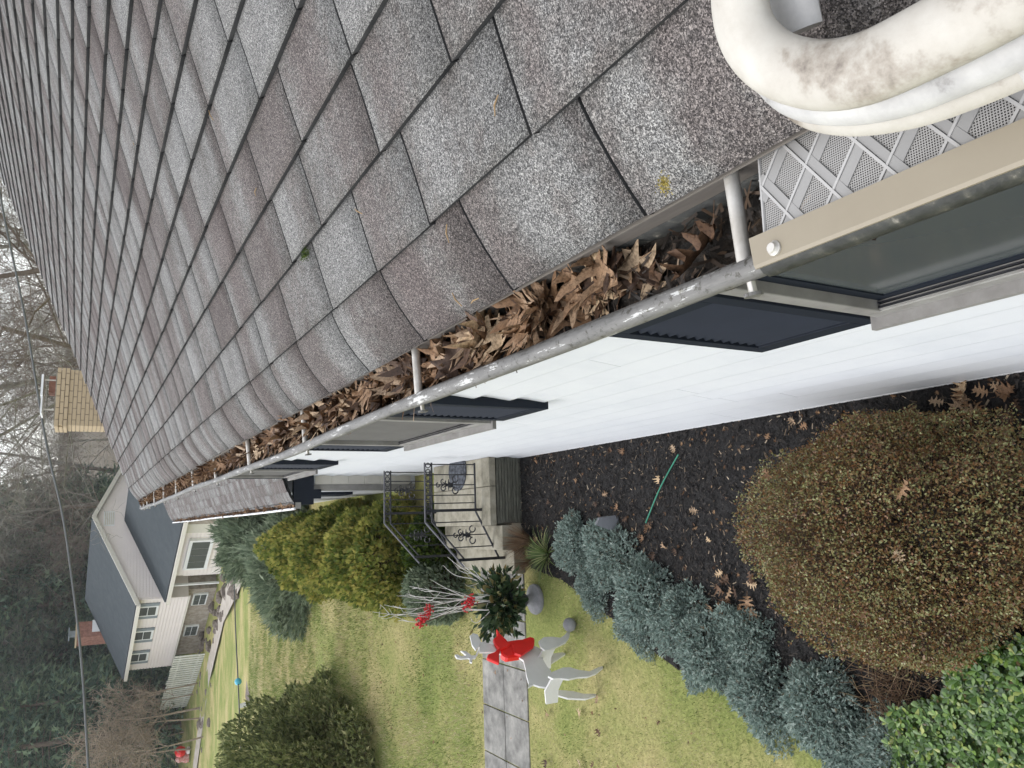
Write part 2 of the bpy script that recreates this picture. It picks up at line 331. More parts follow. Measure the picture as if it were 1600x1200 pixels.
M['path'] = nmat('pale_stone_path', [(.3, (.25, .22, .18)), (.6, (.42, .38, .33)), (.8, (.52, .48, .43))], 2.5, .95, .4, .03, 10)
M['car'] = pmat('pale_blue_car_paint', (.24, .38, .46), .3)
M['moss'] = imat('yellow_lichen', [(0, (.28, .22, .05)), (1, (.42, .34, .10))], .9, 0)

# ================================================================== the setting
def ground():
    ys = np.concatenate([np.arange(-40, 0, 5), np.arange(0, 60, 1.0), np.arange(60, 401, 10)])
    xs = np.concatenate([np.arange(-300, -30, 15), np.arange(-30, 31, 1.5), np.arange(45, 301, 15)])
    X, Y = np.meshgrid(xs, ys); Z = gzv(Y) + np.where(Y > 16, .06*np.sin(X*.5)+.05*np.sin(Y*.7+X*.3), 0)*np.clip((Y-16)/10, 0, 1)
    V = np.stack([X, Y, Z], 2).reshape(-1, 3); nx = len(xs)
    F = [(j*nx+i, j*nx+i+1, (j+1)*nx+i+1, (j+1)*nx+i) for j in range(len(ys)-1) for i in range(nx-1)]
    o = link('ground', npmesh('ground', V, F, M['lawn'], True)); tag(o, 'patchy green and straw coloured lawn around the houses', 'lawn', kind='structure')
    o.data.materials.append(M['forest'])
    yc = np.array([V[f[0]][1] for f in F]); o.data.polygons.foreach_set('material_index', (yc > 64).astype(np.int32)); o.data.update()
ground()

# mulch bed between the house wall and the lawn
BED = [(.60, -.5), (.60, 6.13), (-.12, 6.13), (-.42, 6.0), (-.50, 5.5), (-.72, 4.9), (-.98, 4.2), (-1.12, 3.5), (-1.25, 2.7), (-1.6, 1.9), (-2.2, 1.0), (-2.4, -.5)]
def in_poly(P, pts):
    r = np.zeros(len(pts), bool); n = len(P)
    for i in range(n):
        a, b = P[i], P[(i+1) % n]
        c = ((a[1] > pts[:, 1]) != (b[1] > pts[:, 1])) & (pts[:, 0] < (b[0]-a[0])*(pts[:, 1]-a[1])/(b[1]-a[1]+1e-12)+a[0]); r ^= c
    return r
mb = MB(); mb.prism([(x, y, .004) for x, y in BED][::-1], (0, 0, .012)); o = mb.build('mulch_bed', M['mulch']); tag(o, 'black mulch bed between white wall and junipers', 'flower bed', kind='structure')
pts = np.stack([rng.uniform(-2.3, .58, 52000), rng.uniform(.6, 6.15, 52000)], 1); pts = pts[in_poly(BED, pts)]
n = len(pts); a = rng.uniform(0, 6.28, n); d = np.stack([np.cos(a), np.sin(a), rng.normal(0, .25, n)], 1)
pos = np.column_stack([pts, rng.uniform(.012, .03, n)])
V, F = cloud([(-.5, -.5, 0), (.5, -.5, 0), (.35, .5, .1), (-.45, .45, 0)], [(0, 1, 2, 3)], pos, frames(d, (0, 0, 1)), np.column_stack([rng.uniform(.003, .010, n), rng.uniform(.012, .04, n), np.full(n, .03)]))
o = link('mulch_chips', npmesh('mulch_chips', V, F, M['chip'])); tag(o, 'shredded black mulch chips with pale flecks', 'mulch', kind='stuff')

# grass blades over the near lawn
def grass():
    N = 380000
    y = 1.4+(26-1.4)*rng.uniform(0, 1, N)**1.9; x = rng.uniform(-1, 1, N)*(1.6+.22*y)-.9-.17*y
    P = np.stack([x, y], 1); k = ~in_poly(BED, P) & ~((P[:, 1] > 6.12) & (P[:, 1] < 7.02) & (P[:, 0] < .6)) & (P[:, 0] < -.28) & ~((P[:,0]>-.5)&(P[:,1]>6)&(P[:,1]<7.5)); P = P[k]; n = len(P)
    sc_ = np.clip(P[:, 1]/7, .7, 2.2)
    lean = rng.normal(0, .55, (n, 2)); d = np.column_stack([lean, np.ones(n)])
    pos = np.column_stack([P, gzv(P[:, 1])-.004])
    V, F = cloud([(-.5, 0, 0), (.5, 0, 0), (.1, 1, .1)], [(0, 1, 2)], pos, frames(d), np.column_stack([rng.uniform(.004, .008, n)*sc_, rng.uniform(.02, .045, n)*sc_*(1+.75*vnoise(np.column_stack([P, P[:, 0]*0]), 2.2, 5)), rng.uniform(.02, .04, n)]))
    o = link('grass_blades', npmesh('grass_blades', V, F, M['grass'])); tag(o, 'short green and straw grass blades of the lawn', 'grass', kind='stuff')
grass()

# slab walk across the lawn to the stoop
walk = box('walkway', (-6.5, 6.14, -.05), (-.47, 7.0, -.004), M['mortar']); tag(walk, 'two-slab-wide mottled concrete walk leading to the stoop', 'walkway', kind='structure')
for i in range(14):
    for j in range(2):
        x1 = -.475-.415*i+.0; dz = random.uniform(-.002, .004)
        MB().box((x1-.409, 6.145+.428*j, -.02), (x1-.004, 6.145+.428*j+.421, .012+dz)).build('slab', M['slab'], walk, bevel=.004)

# ================================================================== the white house
house = thing('house', 'white sided house with grey shingle roof and navy shutters', 'house', (.56, 4., 0))
WX = .56; YE = 8.70
wall = box('wall', (WX+.014, -3.5, -.1), (8.9, YE-.004, 2.84), M['white'], house)
# lap siding, three boards to a course
cz = .045; k = 0
while cz < 2.82:
    z1 = min(cz+.19, 2.84); y = -3.5; first = True
    cuts = sorted([-3.5, YE] + [c for c in (random.uniform(-.6, 1.6), random.uniform(2.2, 4.2), random.uniform(5.6, 7.4))])
    for a_, b_ in zip(cuts[:-1], cuts[1:]):
        if b_-a_ < .1: continue
        P = [(WX-.010, a_+.0012, cz), (WX-.010, a_+.0012, cz+.012), (WX+.0095, a_+.0012, z1+.004), (WX+.0135, a_+.0012, z1+.004), (WX+.0135, a_+.0012, cz)]
        Q = [(p[0], b_-.0012, p[2]) for p in P]
        MB().add(P+Q, [(0, 1, 2, 3, 4)]+[(9, 8, 7, 6, 5)]+[(i, i+5, (i+1) % 5+5, (i+1) % 5) for i in range(5)]).build('siding_board', M['siding'], wall)
    cz += .19
box('starter_strip', (WX-.012, -3.5, .015), (WX+.0135, YE, .043), M['white'], house)
box('foundation', (WX+.02, -3.5, -1.2), (8.8, YE-.02, .02), M['concrete'], house)
box('soffit', (.352, -3.5, 2.845), (WX+.3, YE+.05, 2.86), M['soffit'], house)
fb = box('fascia_board', (.334, -3.5, 2.80), (.352, YE+.10, 2.965), M['fascia'], house)

# roof: deck, far slope and courses of laminated shingles
PIT = .4167; RC = 2.875; LR = math.hypot(1, PIT); E0 = .352; E1 = .476; EXPO = .1425
RIDGE = 5.4
def roofpt(s, y, h, droop=True):
    x = s/LR; z = RC+PIT*x
    if droop and s < .49: z -= .045*((.49-s)/.138)**2
    z += .0016*math.sin(y*2.1+s*3)+.0014*math.sin(y*.9-s*5)
    return np.array([x-h*PIT/LR, y, z+h/LR])
mb = MB()
xa, xr = .335, RIDGE/LR
mb.add([(xa, -3.5, RC+PIT*xa-.05), (xr, -3.5, RC+PIT*xr-.012), (xr, YE+.08, RC+PIT*xr-.012), (xa, YE+.08, RC+PIT*xa-.05),
        (xa, -3.5, RC+PIT*xa-.075), (xr, -3.5, RC+PIT*xr-.1), (xr, YE+.08, RC+PIT*xr-.1), (xa, YE+.08, RC+PIT*xa-.075)],
       [(0, 1, 2, 3), (7, 6, 5, 4), (0, 4, 5, 1), (2, 6, 7, 3), (1, 5, 6, 2), (0, 3, 7, 4)])
roof = mb.build('roof', M['felt'], house)
mb = MB(); mb.prism([(xr+.01, -3.5, RC+PIT*xr), (xr+.01, YE+.08, RC+PIT*xr), (2*xr-xa, YE+.08, RC+PIT*xa), (2*xr-xa, -3.5, RC+PIT*xa)], (0, 0, .06)); mb.build('back_slope', M['nroof'], roof)
mb = MB(); mb.prism([(WX+.02, YE+.0, 2.84), (2*xr-.56, YE+.0, 2.84), (xr, YE+.0, RC+PIT*xr-.12)], (0, .03, 0)); mb.build('gable', M['white'], house)
box('drip_edge', (.322, -.0, 2.966), (.334, YE+.1, 2.969), M['fascia'], house)

def shingle_tab(s0, y0, y1, ci, w0=0, w1=0):
    ns, ny = (5, 3); V = []; F = []; UV = []
    s1 = s0+EXPO+.02 if ci else E1+.02; th = .0125; lip = random.uniform(-.0016, .0016)
    for j in range(ns+1):
        u = j/ns; s = s0+(s1-s0)*u + (lip if j == 0 else 0)
        h = th*(1-u)+.0012; ca, cb = w0*math.sin(u*2.9+.3), w1*math.sin(u*2.9+.3)
        for i in range(ny+1):
            t = i/ny; y = (y0+ca)*(1-t)+(y1+cb)*t; V.append(roofpt(s, y, h)); UV.append((y, ci+.5))
    w_ = ny+1; nt_ = len(V)
    for j in range(ns):
        for i in range(ny): F.append((j*w_+i, j*w_+i+1, (j+1)*w_+i+1, (j+1)*w_+i)[::-1])
    for i in range(ny+1):
        V.append(roofpt(s0+lip+.003, V[i][1], -.004)); UV.append((V[i][1], ci+.5))
    for i in range(ny): F.append((nt_+i, nt_+i+1, i+1, i)[::-1])
    sk = len(V)
    for j in range(ns+1):
        for i in (0, ny): V.append(V[j*w_+i]+np.array([PIT*.012, 0, -.012])); UV.append(UV[j*w_+i])
    for j in range(ns):
        F.append((j*w_, (j+1)*w_, sk+2*(j+1), sk+2*j)[::-1]); F.append((j*w_+ny, (j+1)*w_+ny, sk+2*(j+1)+1, sk+2*j+1))
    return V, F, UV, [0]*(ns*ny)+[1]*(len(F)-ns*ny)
def tab_mesh(tabs, org):
    V = []; F = []; UV = []; T = []; MI = []
    for (v, f, uv, mi, t) in tabs:
        MI += mi; b = len(V); V += v; F += [tuple(i+b for i in q) for q in f]; UV += uv; T += [t]*len(v)
    me = npmesh('shingle', np.array(V)-org, F, M['shingle'], False)
    me.materials.append(M['felt']); me.polygons.foreach_set('material_index', np.array(MI, np.int32))  # near-black edge faces: dark asphalt, with the butt shadow line painted in too
    li = np.empty(len(me.loops), np.int32); me.loops.foreach_get('vertex_index', li)
    u = me.uv_layers.new(name='UVMap'); u.data.foreach_set('uv', np.array(UV, np.float32)[li].ravel())
    at = me.attributes.new('tone', 'FLOAT', 'POINT'); at.data.foreach_set('value', np.array(T, np.float32))
    return me
tabs = []; ci = 0; s = E0
while s < RIDGE-.03:
    y = -1.2+random.uniform(0, .25); wp = 0.
    while y < YE+.1:
        wd = random.choice((.235, .27, .30, .30, .33, .37)); y1 = min(y+wd, YE+.11); wq = random.uniform(-.007, .003)
        if y1-y > .04:
            c = roofpt(s+.07, (y+y1)/2, 0)-CAM; dist = np.linalg.norm(c); zc = c@Fw
            if zc > .02:
                px = 800+FPX*(c@XI)/zc; py = 600+FPX*(c@YI)/zc; vis = (-130 < px < 1750) and (-260 < py < 1100)
            else: vis = False
            area = abs(c@np.array([-PIT/LR, 0, 1/LR]))/dist**3 if vis else 0
            tabs.append((area, s, y+.0025, y1-.0025, ci, wp, wq, random.uniform(-.11, .07)))
        y = y1; wp = wq
    s = E1+EXPO*ci; ci += 1
tabs.sort(key=lambda t: -t[0])
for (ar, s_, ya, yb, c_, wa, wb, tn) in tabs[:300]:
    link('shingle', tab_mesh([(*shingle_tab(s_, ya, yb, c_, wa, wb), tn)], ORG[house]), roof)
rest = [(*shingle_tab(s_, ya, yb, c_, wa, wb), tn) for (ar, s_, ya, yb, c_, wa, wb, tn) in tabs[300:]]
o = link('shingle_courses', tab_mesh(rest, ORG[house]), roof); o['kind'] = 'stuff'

# the lower wing beyond the stoop
WE = 21.0
wingw = box('wing_wall', (.402, YE, -1.6), (8.9, WE, 1.28), M['siding'], house)
for i in range(6):
    z0 = .06+.19*i
    MB().box((.458, YE-.012+.001*(i % 2), z0), (WX-.002, YE+.01, z0+.187)).build('siding_board', M['ntrim'], wingw)
    MB().box((.394, YE-.01, z0), (.41, WE, z0+.187)).build('siding_board', M['siding'], wingw)
box('corner_trim', (.385, YE-.02, .02), (.456, YE+.02, 1.24), M['graytrim'], house)
sh = MB().box((.36, 9.15, .62), (.394, 9.75, 1.2)).build('shutter', M['navy'], house)
box('wing_gable_box', (.235, YE-.10, 1.235), (.552, YE-.022, 1.452), M['navy'], house)
box('wing_gable_return', (.30, YE-.09, 1.15), (.40, YE-.022, 1.236), M['navy'], house)
wr = MB(); 
def wpt(s, y, h=0):
    x = .245+s/LR; z = 1.465+PIT*(s/LR)
    if s < .14: z -= .03*((.14-s)/.14)**2
    return np.array([x-h*PIT/LR, y, z+h/LR])
wr.prism([(.26, YE-.10, 1.45), (.26, WE+.2, 1.45), (4.9, WE+.2, 1.45+PIT*4.64), (4.9, YE+.002, 1.45+PIT*4.64), (.75, YE+.002, 1.45+PIT*.49), (.75, YE-.10, 1.45+PIT*.49)], (0, 0, .02)); wroof = wr.build('wing_roof', M['felt'], house)
wr = MB(); wr.prism([(4.91, YE+.002, 1.45+PIT*4.64), (4.91, WE+.2, 1.45+PIT*4.64), (9.3, WE+.2, 1.55), (9.3, YE+.002, 1.55)], (0, 0, .02)); wr.build('wing_back_slope', M['nroof'], wroof)
wt = []
for ci in range(32):
    y = YE-.11
    while y < WE+.2:
        y1 = min(y+random.choice((.25, .30, .34)), WE+.22)
        s0 = ci*EXPO
        if s0/LR+.245 > .7 and y < YE+.01: y = YE+.01; y1 = max(y1, y+.2)
        th = .011; V = []
        for u, h in ((0, th), (.5, th*.5), (1, .001)):
            for yy in (y+.002, y1-.002): V.append(wpt(s0+(EXPO+.02)*u, yy, h))
        for yy in (y+.002, y1-.002): V.append(wpt(s0, yy, -.004))
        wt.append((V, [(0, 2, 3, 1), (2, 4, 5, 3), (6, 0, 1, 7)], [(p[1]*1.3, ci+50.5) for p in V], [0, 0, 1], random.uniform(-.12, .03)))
        y = y1
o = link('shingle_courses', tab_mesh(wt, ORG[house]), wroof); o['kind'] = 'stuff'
# tan brick chimney on the wing
cx0, cx1, cy0, cy1 = 1.93, 2.95, 16.0, 16.8; ctop = 3.93; cbot = 1.9
ch = box('chimney', (cx0+.012, cy0+.012, cbot), (cx1-.012, cy1-.012, ctop-.01), M['mortar'], house)
bm = {}
def brick(x, y, z, lx, ly, lz):
    MB().box((x, y, z), (x+lx, y+ly, z+lz)).build('brick', M['brickpale'], ch)
zz = 2.95; r_ = 0
while zz < ctop-.02:
    off = .0 if r_ % 2 else .105; x = cx0-off
    grow = .025 if zz > ctop-.17 else 0
    while x < cx1-.01:
        xa_, xb_ = max(x, cx0-grow), min(x+.202, cx1+grow)
        if xb_-xa_ > .03: brick(xa_, cy0-grow-random.uniform(0, .003), zz, xb_-xa_, .09, .057)
        x += .212
    y = cy0+.1
    while y < cy1-.05: brick(cx0-grow, y, zz, .09, .2, .057); y += .212
    zz += .068; r_ += 1
cap = box('flue_crown', (cx0+.05, cy0+.05, ctop-.012), (cx1-.05, cy1-.05, ctop+.05), M['concrete'], ch)
box('flue', (2.55, 16.2, ctop+.04), (2.85, 16.6, ctop+.16), M['brickred'], ch)
for x in (2.22, 2.76): box('cap_post', (x-.012, 16.1, ctop), (x+.012, 16.125, ctop+.24), M['ferrule'], ch)
box('cap_plate', (2.14, 15.98, ctop+.235), (2.44, 16.7, ctop+.262), M['white'], ch); box('cap_plate', (2.46, 15.98, ctop+.24), (2.84, 16.7, ctop+.275), M['white'], ch)

# windows and shutters under the eave
M['mesh'] = pmat('grey_insect_screen', (.115, .11, .105), .8)
def window(y0, y1, z0, z1, scr=False):
    w_ = MB(); x0 = WX-.052; t = .05
    w_.box((x0, y0, z0), (WX+.012, y1, z0+t)); w_.box((x0, y0, z1-t), (WX+.012, y1, z1)); w_.box((x0, y0, z0+t), (WX+.012, y0+t, z1-t)); w_.box((x0, y1-t, z0+t), (WX+.012, y1, z1-t))
    wi = w_.build('window', M['graytrim'], house, bevel=.003)
    box('sill', (x0-.03, y0-.02, z0-.022), (WX-.001, y1+.02, z0-.001), M['graytrim'], wi)
    zm = (z0+z1)/2
    for (a_, b_, xo) in ((z0+t, zm+.02, .0), (zm-.02, z1-t, .012)):
        s_ = MB(); q = .035; xa_ = WX-.023+xo*.5
        s_.box((xa_, y0+t+.001, a_+.001), (xa_+.012, y1-t-.001, a_+q)); s_.box((xa_, y0+t+.001, b_-q), (xa_+.012, y1-t-.001, b_-.001)); s_.box((xa_, y0+t+.001, a_+q), (xa_+.012, y0+t+q, b_-q)); s_.box((xa_, y1-t-q, a_+q), (xa_+.012, y1-t-.001, b_-q))
        s_.build('sash', M['navy'], wi); box('pane', (xa_+.004, y0+t+q, a_+q), (xa_+.007, y1-t-q, b_-q), M['glass'], wi)
    if scr: box('insect_screen', (WX-.0255, y0+t+.003, z0+t+.016), (WX-.0238, y1-t-.003, z1-t), M['mesh'], wi)
    for q_, (xt, mt) in enumerate(((.049, 'graytrim'), (.044, 'iron'), (.039, 'graytrim'), (.033, 'iron'), (.028, 'graytrim'))):
        box('track', (WX-xt, y0+t+.002, z0+t-.001), (WX-xt+.0035, y1-t-.002, z0+t+.010+.004*(q_ % 2)), M[mt], wi)
window(.06, 1.30, 1.63, 2.80); window(3.64, 4.90, 1.60, 2.80, True); window(7.26, 8.34, 1.58, 2.80, True)
def shutter(y0, y1, z0, z1):
    xf = WX-.042; t = .05
    m1 = MB(); m1.box((xf, y0, z0), (WX-.001, y0+t, z1)); m1.box((xf, y1-t, z0), (WX-.001, y1, z1)); m1.box((xf, y0+t, z0), (WX-.001, y1-t, z0+.07)); m1.box((xf, y0+t, z1-.07), (WX-.001, y1-t, z1)); zm = (z0+z1)/2
    m1.box((xf, y0+t, zm-.03), (WX-.001, y1-t, zm+.03)); m1.box((xf+.03, y0+t, z0+.07), (WX-.002, y1-t, z1-.07))
    so_ = m1.build('shutter', M['navy'], house, bevel=.002)
    z = z0+.085
    while z < z1-.09:
        if abs(z-zm) > .045:
            P = [(xf+.004, y0+t+.002, z-.006), (xf+.026, y0+t+.002, z+.02), (xf+.03, y0+t+.002, z+.016), (xf+.008, y0+t+.002, z-.010)]; Q = [(p[0], y1-t-.002, p[2]) for p in P]
            MB().add(P+Q, [(0, 1, 2, 3), (7, 6, 5, 4)]+[(i, i+4, (i+1) % 4+4, (i+1) % 4) for i in range(4)]).build('slat', M['navy'], so_)
        z += .036
for a_, b_ in ((1.345, 1.79), (3.14, 3.60), (4.94, 5.40), (6.62, 7.22), (8.38, 8.64)): shutter(a_, b_, 1.545, 2.78)

# ================================================================== gutter, debris and guard
LX, LZ = .227, 2.944
gut = thing('gutter', 'weathered grey gutter with flaking lip along the main eave', 'gutter', (.29, 0, 2.86))
def gx(y): return .0035*math.sin(y*1.7)+.002*math.sin(y*4.1+1), .004*math.sin(y*1.15+.6)
ysg = list(np.arange(-2.2, YE+.06, .12)); prof = [(LX+.004, LZ-.012), (LX+.006, LZ-.03), (LX+.03, LZ-.06), (LX+.036, LZ-.085), (.333, LZ-.085), (.333, LZ-.025)]
V = []; F = []
for y in ysg:
    dx, dz = gx(y)
    for (x, z) in prof: V.append((x+(dx if x < .33 else 0), y, z+dz))
n_ = len(prof)
for j in range(len(ysg)-1):
    for i in range(n_-1): F.append((j*n_+i, j*n_+i+1, (j+1)*n_+i+1, (j+1)*n_+i))
o = MB().add(V, F).build('trough', M['mossmetal'], gut, True); md = o.modifiers.new('t', 'SOLIDIFY'); md.thickness = .0015
MB().tube([(LX+.0+gx(y)[0], y, LZ+gx(y)[1]) for y in ysg], [.0128+.0012*math.sin(y*9)*math.sin(y*3.3) for y in ysg], 12, upv=(0, 0, 1)).build('lip', M['gutter'], gut, True)
MB().tube([(LX+.0008+gx(y)[0], y, LZ-.0006+gx(y)[1]) for y in np.append(np.arange(-2.2, .46, .1), .489)], .0150, 12, upv=(0, 0, 1)).build('mossy_lip', M['mossmetal'], gut, True)
MB().box((LX, YE+.045, LZ-.085), (.333, YE+.049, LZ+.012)).build('end_cap', M['white'], gut)
for y in (.515, 1.345, 2.20, 3.04, 3.86, 4.66, 5.48, 6.30, 7.12, 7.92, 8.35):
    dx, dz = gx(y)
    fe = MB().tube([(LX+.008+dx, y, LZ+.002+dz), (.332, y+.004, LZ+.010)], .0078, 12).build('ferrule', M['ferrule'], gut, True)
    MB().tube([(LX-.011+dx, y, LZ-.004+dz), (LX-.022+dx, y, LZ-.006+dz)], .0042, 8).build('spike', M['ferrule'], fe, True)
    MB().tube([(LX-.022+dx, y, LZ-.006+dz), (LX-.0255+dx, y, LZ-.0065+dz)], .0095, 12).build('spike_head', M['gutter'], fe, True)
# wet debris
V = []; F = []; ys_ = np.arange(-1, YE+.04, .02); xs_ = np.linspace(LX+.015, .332, 9)
for y in ys_:
    for x in xs_: V.append((x, y, 2.893+.010*math.sin(y*31+x*70)*math.sin(y*13)+.006*math.sin(x*160+y*50)+.012*math.sin(y*5.1)**2))
n_ = len(xs_); F = [(j*n_+i, j*n_+i+1, (j+1)*n_+i+1, (j+1)*n_+i) for j in range(len(ys_)-1) for i in range(n_-1)]
o = link('gutter_muck', npmesh('gutter_muck', V, F, M['debris'], True)); tag(o, 'dark wet rotted muck lining the gutter floor', 'debris', kind='stuff')
n = 1500; pos = np.column_stack([rng.uniform(LX+.018, .33, n), rng.uniform(.3, 2.6, n), rng.uniform(2.895, 2.916, n)]); d = np.column_stack([rng.normal(size=(n, 2)), rng.normal(0, .3, n)])
V, F = cloud([(-.5, -.5, 0), (.5, -.5, 0), (.3, .5, .2), (-.4, .5, 0)], [(0, 1, 2, 3)], pos, frames(d, (0, 0, 1)), np.column_stack([rng.uniform(.0015, .005, n), rng.uniform(.01, .035, n), np.full(n, .01)]))
M['crumb'] = imat('rotted_crumb', [(0, (.012, .009, .007)), (.7, (.05, .032, .02)), (.93, (.12, .075, .045)), (1, (.30, .21, .13))], .6, 0, .4)
o = link('gutter_crumbs', npmesh('gutter_crumbs', V, F, M['crumb'])); tag(o, 'needles and crumbled bits in the gutter muck', 'debris', kind='stuff')

guard = thing('gutter_guard', 'perforated white diamond gutter screen with tan front rail', 'gutter guard', (.28, .2, 2.95))
GY0, GY1 = -1.0, .478
GW = .135
def gpt(u, y, h=0): return np.array([LX+.012+u*GW, y, LZ+.0150-u*.003+h])
V = [gpt(u, y) for y in (GY0, GY1) for u in (0, 1)]
MB().add(V, [(0, 1, 3, 2)]).build('screen', M['screen'], guard)
MB().tube([gpt(0, GY1+.001), gpt(1, GY1+.001)], .0018, 6).build('screen_edge', M['ridge'], guard, True)
CE = .050; tl = .74
def rdg(y0, sg, wd, h, nm, mt):
    a_, b_ = gpt(0, y0, h), gpt(1, y0+sg*GW*tl, h)
    # clip to the panel
    def clip(p, q):
        out = []
        if p[1] > GY1 and q[1] > GY1: return None
        for (u, v) in ((p, q), (q, p)):
            if u[1] > GY1: t = (GY1-v[1])/(u[1]-v[1]); out.append(v+(u-v)*t)
            else: out.append(u)
        return out
    c = clip(a_, b_)
    if c is None or np.linalg.norm(c[0]-c[1]) < .008: return
    p, q = c; e = (q-p)/np.linalg.norm(q-p); s_ = np.cross(e, (0, 0, 1)); s_ /= np.linalg.norm(s_)
    MB().prism([p-s_*wd/2, q-s_*wd/2, q+s_*wd/2, p+s_*wd/2], (0, 0, .0018)).build(nm, mt, guard)
for k in range(-20, 14):
    yy = .02+k*CE
    rdg(yy, -1, .0024, .0014, 'ridge', M['ridge']); rdg(yy-.036, 1, .0024, .0017, 'ridge', M['ridge'])
    rdg(yy-.0085, -1, .0105, .0003, 'solid_band', M['screen_band']); rdg(yy-.036-.007, 1, .008, .0006, 'solid_band', M['screen_band'])
P = [(LX-.010, LZ+.0155), (LX-.0125, LZ+.004), (LX-.0105, LZ+.0165), (LX+.022, LZ+.0225), (LX+.022, LZ+.0205)]
mb = MB(); pr = [(LX-.0050, LZ+.0150), (LX-.0050, LZ+.0172), (LX-.002, LZ+.0190), (LX+.024, LZ+.0225), (LX+.024, LZ+.0205), (LX-.001, LZ+.0172), (LX-.0035, LZ+.0160), (LX-.0035, LZ+.0150)]
A = [(x, GY0, z) for x, z in pr]; B = [(x, .492, z) for x, z in pr]; k_ = len(pr)
mb.add(A+B, [tuple(range(k_)), tuple(range(2*k_-1, k_-1, -1))]+[(i, i+k_, (i+1) % k_+k_, (i+1) % k_) for i in range(k_)]); mb.build('front_rail', M['tan'], guard)
for y in (.465, .16, -.1):
    MB().lathe((LX+.006, y, LZ+.0195), [(.0001, .0), (.0072, .0), (.0072, .002), (.005, .0035), (.0045, .006), (.0001, .0062)], 10).build('screw', M['ferrule'], guard, True)
# wing gutter
wg = thing('gutter', 'leaf-choked pale gutter along the lower wing eave', 'gutter', (.25, 12, 1.4))
wy = np.arange(YE-.1, WE+.2, .4)
MB().tube([(.19+.003*math.sin(y), y, 1.44) for y in wy], .014, 8).build('lip', M['white'], wg, True)
mb = MB(); pr = [(.19, 1.43), (.215, 1.37), (.30, 1.37), (.30, 1.43)]
V = [(x, y, z) for y in wy for x, z in pr]; mb.add(V, [(j*4+i, j*4+i+1, (j+1)*4+i+1, (j+1)*4+i) for j in range(len(wy)-1) for i in range(3)]); o = mb.build('trough', M['gutter'], wg); md = o.modifiers.new('t', 'SOLIDIFY'); md.thickness = .002
MB().box((.19, YE-.104, 1.375), (.26, YE-.1, 1.436)).build('end_cap', M['graytrim'], wg)

# ================================================================== dead oak leaves
HALF = [(0, .0), (.01, .08), (.04, .13), (.15, .09), (.19, .12), (.10, .19), (.06, .25), (.08, .30), (.24, .27), (.33, .30), (.26, .35), (.15, .39), (.08, .45), (.11, .50), (.25, .52), (.37, .60), (.24, .62), (.12, .645), (.09, .70), (.14, .75), (.25, .86), (.12, .83), (.06, .87), (.0, 1.0)]
def leaf_geo(curl, fold, twist, wob, seed):
    r_ = random.Random(seed); rows = [(.0, .0)]
    V = []; F = []
    wd = r_.uniform(1.05, 1.4); L = [(x*wd*r_.uniform(.85, 1.12), y) for x, y in HALF]; Rr = [(x*wd*r_.uniform(.85, 1.12), y) for x, y in HALF]
    n = len(HALF)
    def bend(x, y):
        z = fold*abs(x)**1.3*2 + wob*math.sin(x*14+seed)*math.sin(y*9+seed*2)
        a = curl*(y-.35); yy = .35+math.sin(a)/curl if abs(curl) > .05 else y; zz = (1-math.cos(a))/curl if abs(curl) > .05 else 0
        t = twist*(y-.5); return (x*math.cos(t)-z*math.sin(t), yy-.5, zz+x*math.sin(t)+z*math.cos(t))
    for i in range(n):
        V.append(bend(-L[i][0], L[i][1])); V.append(bend(-L[i][0]*.45, L[i][1])); V.append(bend(0, HALF[i][1])); V.append(bend(Rr[i][0]*.45, Rr[i][1])); V.append(bend(Rr[i][0], Rr[i][1]))
    for i in range(n-1):
        for k in range(4): F.append((i*5+k, i*5+k+1, (i+1)*5+k+1, (i+1)*5+k))
    b = len(V)
    for (x, y) in ((-.012, .02), (.012, .02), (.01, -.22), (-.004, -.22)): V.append(bend(x, y))
    F.append((b, b+1, b+2, b+3))
    return V, F
LG = [leaf_geo(*p) for p in ((1.2, .22, .4, .045, 1), (-1.0, .3, -.5, .05, 2), (.8, -.25, .8, .04, 3), (1.9, .2, -.3, .06, 4), (-1.5, .15, .6, .05, 5), (1.0, .45, -.9, .06, 6), (.4, .1, .1, .035, 7), (.6, -.15, -.2, .045, 8))]
LM = [npmesh('oak_leaf', v, f, M['leafobj'], True) for v, f in LG]
def leaf_obj(k, p, rot, s, label, group):
    o = bpy.data.objects.new('oak_leaf', LM[k]); COL.objects.link(o); o.location = p; o.rotation_euler = rot; o.scale = (s, s, s); ORG[o] = np.zeros(3)
    tag(o, label, 'leaf', group)
